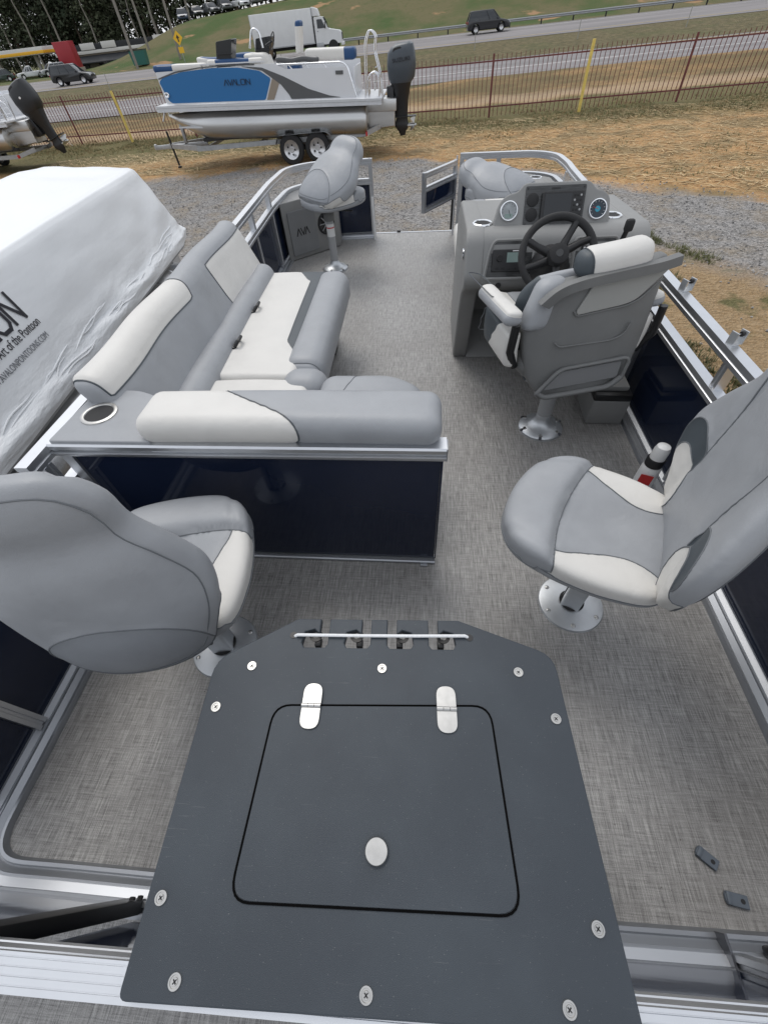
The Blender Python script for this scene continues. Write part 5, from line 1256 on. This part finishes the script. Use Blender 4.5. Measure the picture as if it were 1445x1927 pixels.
def pontoon(label, frame, cA='boat_blue', cB='boat_white', seatc='seat_blue', full=True):
    """origin at the bow deck edge on the near side; x runs aft, y away from the viewer, z = 0 is the deck"""
    t = thing('pontoon_boat', label, 'boat', frame=frame); W = 2.5; LL = 6.95
    box('deck', (LL, W, .05), (LL / 2, W / 2, -.03), 'boat_white', t, .01); sweep('deck_edge', [(-.02, -.14), (.03, -.14), (.03, -.11), (.02, -.1), (.02, -.06), (.035, -.05), (.035, .0), (-.02, .0)], [(0.02, .0, 0), (LL, .0, 0)], 'alu', t); box('skirt', (LL - .3, W - .1, .1), (LL / 2, W / 2, -.1), 'alu_base', t, .01)
    for y in (.42, W - .42, W / 2):
        pr = [(0, .12), (.05, .16), (.16, .5), (.28, .95), (.36, 1.35), (.37, 1.6), (.37, 6.35), (.33, 6.45), (.1, 6.52), (0, 6.52)]
        lathe('pontoon_tube', pr, 'tube_alu', t, 32, T(0, y, -.49) @ RY(90))
    for ch in [o for o in t.children if o.name.startswith('pontoon_tube')]:
        for v in ch.data.vertices:
            if v.co.x < 1.6: v.co.z += .27 * ((1.6 - v.co.x) / 1.6) ** 2
    for y in (.42,): sweep('nose_keel', [(-.02, -.03), (.02, -.03), (.02, .03), (-.02, .03)], fillet([(.15, y, -.2), (.5, y, -.52), (1.3, y, -.84)], .4, 5), 'alu', t, up=(0, 1, 0)); sweep('spray_strake', [(-.04, -.02), (.04, -.02), (.04, .02), (-.04, .02)], [(.5, y - .3, -.5), (1.6, y - .3, -.52)], 'alu', t)
    def side(name, pts, d, m, r=0.0, parent=None): return prism(name, fillet_poly(pts, r, 4) if r else pts, -.02 - d, .03 - d * .2, m, parent or t, 0, XZ @ T(0, 0, .08))
    side('fence_base', [(.36, .03), (6.2, .03), (5.98, .86), (4.15, .86), (3.9, 1.02), (.3, .92)], 0, cB, .05)
    side('colour_panel', [(.33, .66), (.45, .14), (.55, .06), (3.46, .06), (3.72, .64), (3.42, .85), (2.8, .955), (2.0, .97), (1.1, .9), (.5, .78)], .008, cA, .06)
    side('accent_piece', [(3.5, .06), (3.72, .06), (3.98, .56), (3.78, .68)], .01, 'copper'); side('swoosh', [(2.9, .98), (3.5, .93), (4.1, .68), (4.8, .32), (5.4, .12), (5.75, .06), (4.25, .06), (4.2, .18), (4.0, .46), (3.5, .85)], .012, 'graphite', .03); side('accent_stripe', [(.34, .72), (.9, .88), (1.6, .97), (2.5, 1.01), (3.3, 1.0), (3.3, 1.03), (2.5, 1.045), (1.6, 1.0), (.9, .92), (.34, .76)], .014, 'graphite')
    box('far_fence', (5.8, .04, .9), (3.2, W - .08, .47), cB, t, .01); box('bow_fence', (.04, 1.6, .85), (.4, W / 2, .45), cB, t, .02); box('stern_fence', (.04, 1.7, .8), (6.1, W / 2 + .2, .42), cB, t, .02)
    rest, V, F = rbox((1.5, .5, .2), .07, .1, lambda p: (p.x + 1.0, p.y + .3, p.z + 1.0), 4); upholstery(t, V, F, [([-.15 - p.x for p in rest], 'bow_cushion', seatc)], 'seat_white', 'bow_lounge')
    rest, V, F = rbox((2.0, .5, .3), .08, .1, lambda p: (p.x + 1.9, p.y + W - .35, p.z + 1.05 + .05 * math.sin(p.x * 3)), 4); upholstery(t, V, F, [([p.z - .06 + .1 * p.x for p in rest], 'cushion_top', seatc)], 'seat_white', 'far_lounge')
    rest, V, F = rbox((1.6, .3, .16), .06, .1, lambda p: (p.x + 2.7, p.y + .25, p.z + 1.1), 4); upholstery(t, V, F, [([min(p.x + .55, .45 - p.x) for p in rest], 'cushion_top', seatc)], 'seat_white', 'mid_lounge')
    sweep('top_rail', [(-.02, 0), (.02, 0), (.02, .035), (-.02, .035)], [(.4, .08, 1.04), (3.6, .08, 1.06)], 'boat_white', t)
    if full:
        for x, y, h in ((2.35, .45, .36), (3.1, 1.9, .36)):
            ws = prism('windscreen', fillet_poly([(-.12, -.3), (.28, -.3), (.5, h), (.02, h - .05)], .04, 3), -.25, .25, 'smoke_glass', t, .01, T(x - .1, y, 1.1) @ XZ)
            box('screen_frame', (.45, .04, .03), (x + .12, y - .27, 1.14), 'black', ws, .005)
        rest, V, F = rbox((.7, .8, 1.0), .12, .1, lambda p: (p.x + 3.25 - .25 * (p.z + .5), p.y + 1.55, p.z + .75), 4); upholstery(t, V, F, [], 'seat_white', 'console'); tube('console_hoop', fillet([(2.9, 1.3, 1.2), (3.05, 1.3, 1.65), (3.25, 1.3, 1.6), (3.3, 1.3, 1.2)], .15, 5), .03, 'chrome', t, 8)
        tube('steering_wheel', [(3.62 + .06 * math.sin(a), 1.3 + .19 * math.cos(a), 1.35 + .2 * math.sin(a)) for a in [k * math.pi / 10 for k in range(20)]], .016, 'black', t, 8, True); tube('steering_column', [(3.4, 1.3, 1.25), (3.62, 1.3, 1.35)], .03, 'black', t, 8)
        rest, V, F = rbox((.16, .5, .75), .07, .08, lambda p: (p.x + 4.45 + .12 * p.z, p.y + 1.3, p.z + 1.4), 4); upholstery(t, V, F, [([p.z - .24 for p in rest], 'headrest', seatc)], 'seat_white', 'captain_back')
        rest, V, F = rbox((.55, .5, .18), .07, .08, lambda p: (p.x + 4.2, p.y + 1.3, p.z + .98), 4); upholstery(t, V, F, [], 'seat_white', 'captain_seat'); box('captain_skirt', (.4, .4, .5), (4.2, 1.3, .7), seatc, t, .05)
        rest, V, F = rbox((1.5, .5, .34), .1, .1, lambda p: (p.x + 5.4, p.y + 1.0, p.z + 1.15), 4); upholstery(t, V, F, [([p.x - .42 for p in rest], 'bench_end', seatc)], 'seat_white', 'rear_bench')
        rest, V, F = rbox((1.25, .14, .16), .06, .06, lambda p: (p.x + 4.55, p.y + .2, p.z + 1.08 + .02 * math.sin(p.x * 9)), 4); upholstery(t, V, F, [], 'graphite', 'bimini_bag')
    rail = fillet([(3.95, .1, .98), (5.5, .1, .98), (5.95, .1, .98), (6.2, .1, .05)], [.05, .3], 6); tube('stern_rail', rail, .03, 'chrome', t, 10)
    for x in (4.4, 4.9, 5.4): tube('rail_strut', [(x, .1, .82), (x - .12, .1, .98)], .02, 'chrome', t, 8)
    lad = thing_l = bpy.data.objects.new('boarding_ladder', None); COL.objects.link(lad); lad.parent = t
    for y in (.25, .75): tube('hoop', fillet([(6.45, y, 0), (6.5, y, 1.45), (6.62, y, 1.75), (6.8, y, 1.6), (6.75, y, 1.2), (6.9, y, .6), (6.85, y, .0)], .12, 4), .02, 'chrome', lad, 8)
    for y in (.3, .6): tube('grab_rail', fillet([(6.55, y, 0), (6.55, y, .6), (6.75, y, .7), (6.9, y, .5), (6.95, y, .0)], .2, 5), .02, 'chrome', lad, 8)
    for z in (.2, .4, .6, .8): tube('rung', [(6.72 + z * .08, .25, z), (6.72 + z * .08, .75, z)], .02, 'chrome', lad, 8)
    box('motor_pod', (.9, .9, .28), (6.9, W / 2 - .3, -.2), 'tube_alu', t, .02); prism('pod_bottom', [(6.4, -.32), (7.3, -.32), (7.3, -.7), (6.4, -.78)], W / 2 - .65, W / 2 + .05, 'tube_alu', t, .03, XZ); box('vent_badge', (.22, .012, .1), (5.75, .05, .72), 'graphite', t, 0)
    SQ.append(t)
    if cA == 'boat_blue':
        stroke_text('lettering', 'AVALON', .15, .017, 'ink', t, T(2.3, .0315, .5) @ RX(90), .01)
        lathe('bow_light', [(.02, .02), (.06, .03), (.08, .01), (.08, 0)], 'chrome', t, 16, T(.46, .02, .3) @ RX(90)); tube('bow_hook', [(.2, .05, -.15), (.05, .1, -.35)], .025, 'alu', t, 8)
    return t
YB = 17.0
FB = T(-8.42, YB, 1.665) @ RY(2.55)
pontoon('blue and white pontoon boat with AVALON lettering, parked on a tandem trailer', FB)
outboard('large dark grey outboard motor on the stern of the blue boat', T(-1.3, YB + .95, 1.38) @ RY(1) @ Matrix.Diagonal((1.35, 1.35, 1.0, 1)))
trailer('galvanised tandem trailer carrying the blue pontoon boat', -9.55, -1.55, YB + 1.25, .58, (-4.45, -3.6), Matrix.Identity(4), wr=.39, zg_=.0)
def lower_fence(t):
    for o in list(t.children) + [g_ for o in t.children for g_ in o.children]:
        if o.type == 'MESH':
            for v in o.data.vertices:
                if v.co.z > 0: v.co.z *= .87 if o.name.split('.')[0] in ('windscreen', 'screen_frame', 'console_hoop', 'steering_wheel', 'captain_back', 'headrest', 'steering_column') else .76
            o.data.update()
lower_fence(SQ[0])
FL = T(-22.6, 19.6, 1.5) @ RZ(0)
pontoon('pale boat at the left edge, only its stern showing', FL, 'boat_champ', 'boat_white', 'seat_white', False)
lower_fence(SQ[1])
outboard('black outboard motor tilted up on the pale boat at the left edge', T(-15.3, 20.6, 1.3) @ RY(-16) @ Matrix.Diagonal((1.4, 1.4, 1.05, 1)), 'motor_black', False)
trailer('galvanised trailer under the pale boat at the left edge', -23.8, -15.6, 20.85, .5, (-19.5, -18.7), Matrix.Identity(4), jack=False)
trailer('galvanised trailer under the foreground pontoon boat, hidden below its deck', -4.6, 4.0, .0, .42, (-.5, .35), T(0, 1.2, 0) @ RZ(-90), jack=False)

# ------------------------------------------------------------------ shrink-wrapped boat on the left
g = NG('shrink_wrap'); g.p.inputs['Base Color'].default_value = (.77, .785, .80, 1); g.p.inputs['Roughness'].default_value = .38
g.p.inputs['Subsurface Weight'].default_value = .0
wr1 = g.noise(2.2, 5, (1, .35, 1)); wr2 = g.noise(11, 4, (1, .3, 1)); X, Y, Z = g.xyz()
lowm = g.ramp(Z, .28, -.02)
g.bump(g.math('ADD', g.math('MULTIPLY', wr1, .4), g.math('ADD', g.math('MULTIPLY', g.math('MULTIPLY', wr2, lowm), 1.0), g.math('MULTIPLY', g.noise(1, 2, (3, .5, 9)), .06))), .6, .05)
WB = T(-2.85, 1.6, 1.1) @ RZ(7)
wb = thing('wrapped_boat', 'pontoon boat shrink-wrapped in white plastic, close on the left', 'boat', frame=WB)
def wrap_sec(y):
    e = max(0, min(1, (5.12 - y) / .46)); k = 1 - (1 - e ** .95) ** 1.5 if e < 1 else 1       # the bow face falls away in a hollow curve
    n1 = .05 * noise.noise(Vector((y * 1.1, 0, 1))); n2 = .05 * noise.noise(Vector((y * .8, 2, 5)))
    base = [(0.02, -.07), (.035, .02), (-.02, .1), (-.075, .34), (-.14, .58), (-.19, .76), (-.215, .80), (-.27, .82), (-.6, .855), (-1.0, .9), (-1.25, .93), (-1.6, .9), (-1.95, .84), (-2.3, .78), (-2.42, .4), (-2.5, .02), (-2.5, -.07)]
    out = []
    for i, (x, z) in enumerate(base):
        zz = z
        if z > .05: zz = .05 + (z - .05) * (.10 + .9 * k) - .02 * ss(2, 5, y) * (z > .5)
        if 7 < i < 13: zz += n1 + n2
        out.append((-1.25 + (x + 1.25) * (1 - .05 * (1 - e)), zz))
    return out
yw = [-4.5 + .14 * i for i in range(65)] + [4.6 + .05 * i for i in range(1, 10)] + [5.1]
V, F = [], []
def densify(sec):
    out = []
    for a, b in zip(sec, sec[1:]):
        for k in range(4): t_ = k / 4; out.append((a[0] + (b[0] - a[0]) * t_, a[1] + (b[1] - a[1]) * t_))
    return out + [sec[-1]]
for y in yw:
    for i, (x, z) in enumerate(densify(wrap_sec(y))):
        flat_ = 0.15 if (.1 < y < 1.8 and .2 < z < .72 and x > -.3) else 1
        crum = flat_ * .012 * noise.noise(Vector((x * 2, y * 2.6, z * 5))) + (.026 * noise.noise(Vector((x * 5, y * 2.2 + z * 6, z * 14))) * ss(.34, .1, z) if z < .34 else 0) + (.03 * noise.noise(Vector((x * 3, y * 2 + 4, z * 4))) if y > 4.2 else 0)
        crum_ = .012 * noise.noise(Vector((x * 2, y * 2.6, z * 5))) + (.014 * noise.noise(Vector((x * 5, y * 3, z * 16))) if z < .25 else 0)
        V.append((x + crum, y, z + crum * .6))
m_ = len(densify(wrap_sec(0))); n_ = len(yw)
F = [(j * m_ + i, (j + 1) * m_ + i, (j + 1) * m_ + i + 1, j * m_ + i + 1) for j in range(n_ - 1) for i in range(m_ - 1)]
F.append(tuple((n_ - 1) * m_ + i for i in range(m_)))
mesh('plastic_wrap', V, F, 'shrink_wrap', wb, 60)
rf_ = random.Random(4)
for i in range(20):                                        # taut pleats gathered above the lower edge
    y0 = rf_.uniform(.2, 4.5); z0 = rf_.uniform(.02, .14); ln = rf_.uniform(.3, 1.1); up_ = rf_.uniform(-.02, .09); pts_ = []
    for k in range(9):
        t_ = k / 8; yy_ = y0 + ln * t_; zz_ = z0 + up_ * t_ + .012 * math.sin(t_ * 7 + i)
        if yy_ > 4.75: break
        sx_ = -.02 - (zz_ - .1) * .23 if zz_ > .1 else .03 - (zz_ - .02) * .62
        pts_.append((sx_ + .002, yy_, zz_))
    if len(pts_) > 3: tube('wrap_pleat', pts_, [.002] + [.0065] * (len(pts_) - 2) + [.002], 'shrink_wrap', wb, 6)
for x in (-.2, -2.3):
    lathe('pontoon_tube', [(0, 5.15), (.05, 5.0), (.16, 4.6), (.28, 4.2), (.32, 3.8), (.32, -4.4), (0, -4.45)], 'tube_alu', wb, 32, T(x, 0, -.42) @ RX(-90))
    for y in (-1.2, .6, 2.4, 4.0): lathe('weld_band', [(.321, y - .01), (.323, y), (.321, y + .01)], 'alu', wb, 32, T(x, 0, -.42) @ RX(-90))
box('deck', (2.46, 9.2, .06), (-1.25, .2, -.09), 'alu_base', wb, .01); box('keel_strip', (.03, .3, .5), (-.3, 4.95, -.33), 'alu', wb, .01)
# printed lettering lies on the sloping side
def side_M(y, z): return T(-.075 - (z - .34) * .262, y, z) @ RZ(90) @ RX(math.degrees(math.atan2(1, .262)))
stroke_text('lettering', 'AVALON', .18, .026, 'ink', wb, T(.006, 0, .0) @ side_M(.46, .45), .002)
text('slogan_lettering', 'The Art of the Pontoon', .085, 'ink', wb, T(.006, 0, .0) @ side_M(1.47, .365), .0008, 'RIGHT', .86)
text('web_lettering', 'WWW.AVALONPONTOONS.COM', .062, 'ink_grey', wb, T(.006, 0, .0) @ side_M(1.43, .275), .0008, 'RIGHT', .9)
trailer('galvanised trailer under the shrink-wrapped boat', -5.4, 4.2, 0, .3, (-.4, .4), T(-4.1, 1.2, 0) @ RZ(-83), jack=False)

# ------------------------------------------------------------------ loose gravel and grass tufts
mat('stone', (.36, .345, .33), .85, var=.35, vscale=3); mat('stone_dark', (.2, .195, .19), .85, var=.3, vscale=3)
def scatter(name, n, place, maker, m, seed):
    rnd = random.Random(seed); V, F = [], []
    while n > 0:
        p = place(rnd)
        if p is None: continue
        n -= 1; maker(rnd, Vector((p[0], p[1], hgt(*p) + bank(*p))), V, F)
    o = mesh(name, V, F, m, None, None); o['kind'] = 'stuff'; return o
def mk_stone(rnd, p, V, F):
    s = rnd.uniform(.01, .026); b0 = len(V); a = rnd.random() * 6
    V += [p + Vector((s * math.cos(a + k * 2.1), s * math.sin(a + k * 2.1) * .8, .002)) for k in range(3)] + [p + Vector((s * .6 * math.cos(a + 1 + k * 2.1), s * .6 * math.sin(a + 1 + k * 2.1), s * rnd.uniform(.5, 1.1))) for k in range(3)]
    for f in ((0, 1, 4, 3), (1, 2, 5, 4), (2, 0, 3, 5), (3, 4, 5)): F.append(tuple(b0 + i for i in f))
def in_gravel(rnd):
    x, y = rnd.uniform(-9, 8), rnd.uniform(4, 17)
    if y > 16.8 - .85 * max(0, x + 1) + rnd.uniform(-.6, .6): return None
    if x > .2 and y < 8.6 and x < 4.1 + (7.8 - y) * .42 and rnd.random() > .06: return None
    if abs(x) < 1.4 and y < 6.2: return None
    return x, y
scatter('gravel_stones', 11000, in_gravel, mk_stone, 'stone', 5); scatter('gravel_stones', 4000, in_gravel, mk_stone, 'stone_dark', 6)
mat('grass_dry', (.27, .2, .10), .85, var=.3, vscale=.8); mat('grass_green', (.13, .135, .055), .8, var=.3, vscale=.8); mat('straw', (.56, .42, .23), .85, var=.2, vscale=1)
def mk_tuft(rnd, p, V, F):
    for k in range(5):
        a = rnd.random() * 6.28; h = rnd.uniform(.025, .085); l = Vector((math.cos(a), math.sin(a), 0)); w_ = Vector((-l.y, l.x, 0)) * .007; q = p + l * rnd.uniform(0, .05); b0 = len(V)
        V.extend([q - w_, q + w_, q + l * h * .6 + Vector((0, 0, h))]); F.append((b0, b0 + 1, b0 + 2))
def mk_straw(rnd, p, V, F):
    a = rnd.gauss(0, .7); l = Vector((math.cos(a), math.sin(a), 0)) * rnd.uniform(.05, .17); w_ = Vector((-l.y, l.x, 0)).normalized() * .009; b0 = len(V); z = Vector((0, 0, rnd.uniform(.005, .04)))
    V.extend([p - l - w_ + z, p + l - w_ + z * .3, p + l + w_ + z * .3, p - l + w_ + z]); F.append((b0, b0 + 1, b0 + 2, b0 + 3))
def belt(rnd):
    x = rnd.uniform(-24, 16); y = rnd.gauss(fy(x) - 1.2, 1.1)
    return (x, y) if noise.noise(Vector((x * .5, y * .5, 2))) > -.25 else None
def patch(rnd):
    x, y = rnd.uniform(1.4, 9), rnd.uniform(1, 9)
    if x < 4.4 + (7.8 - y) * .42 and noise.noise(Vector((x * 1.1, y * 1.1, 7))) > .28: return x, y
    return None
def dirt(rnd):
    x, y = rnd.uniform(-16, 16), rnd.uniform(9, 22)
    return (x, y) if y > 17.2 - .85 * max(0, x + 1) else None
scatter('verge_grass', 5000, belt, mk_tuft, 'grass_dry', 8); scatter('verge_grass', 4500, belt, mk_tuft, 'grass_green', 9); scatter('yard_weeds', 1500, patch, mk_tuft, 'grass_green', 10)
scatter('loose_straw', 12000, dirt, mk_straw, 'straw', 11); scatter('loose_straw', 5000, dirt, mk_straw, 'grass_dry', 12); scatter('yard_weeds', 900, lambda r: (lambda p: p if p and noise.noise(Vector((p[0] * .6, p[1] * .6, 9))) > .15 else None)(dirt(r)), mk_tuft, 'grass_green', 13)

# ------------------------------------------------------------------ frames
for o, fr in FRAMES:
    o.matrix_basis = fr @ o.matrix_basis
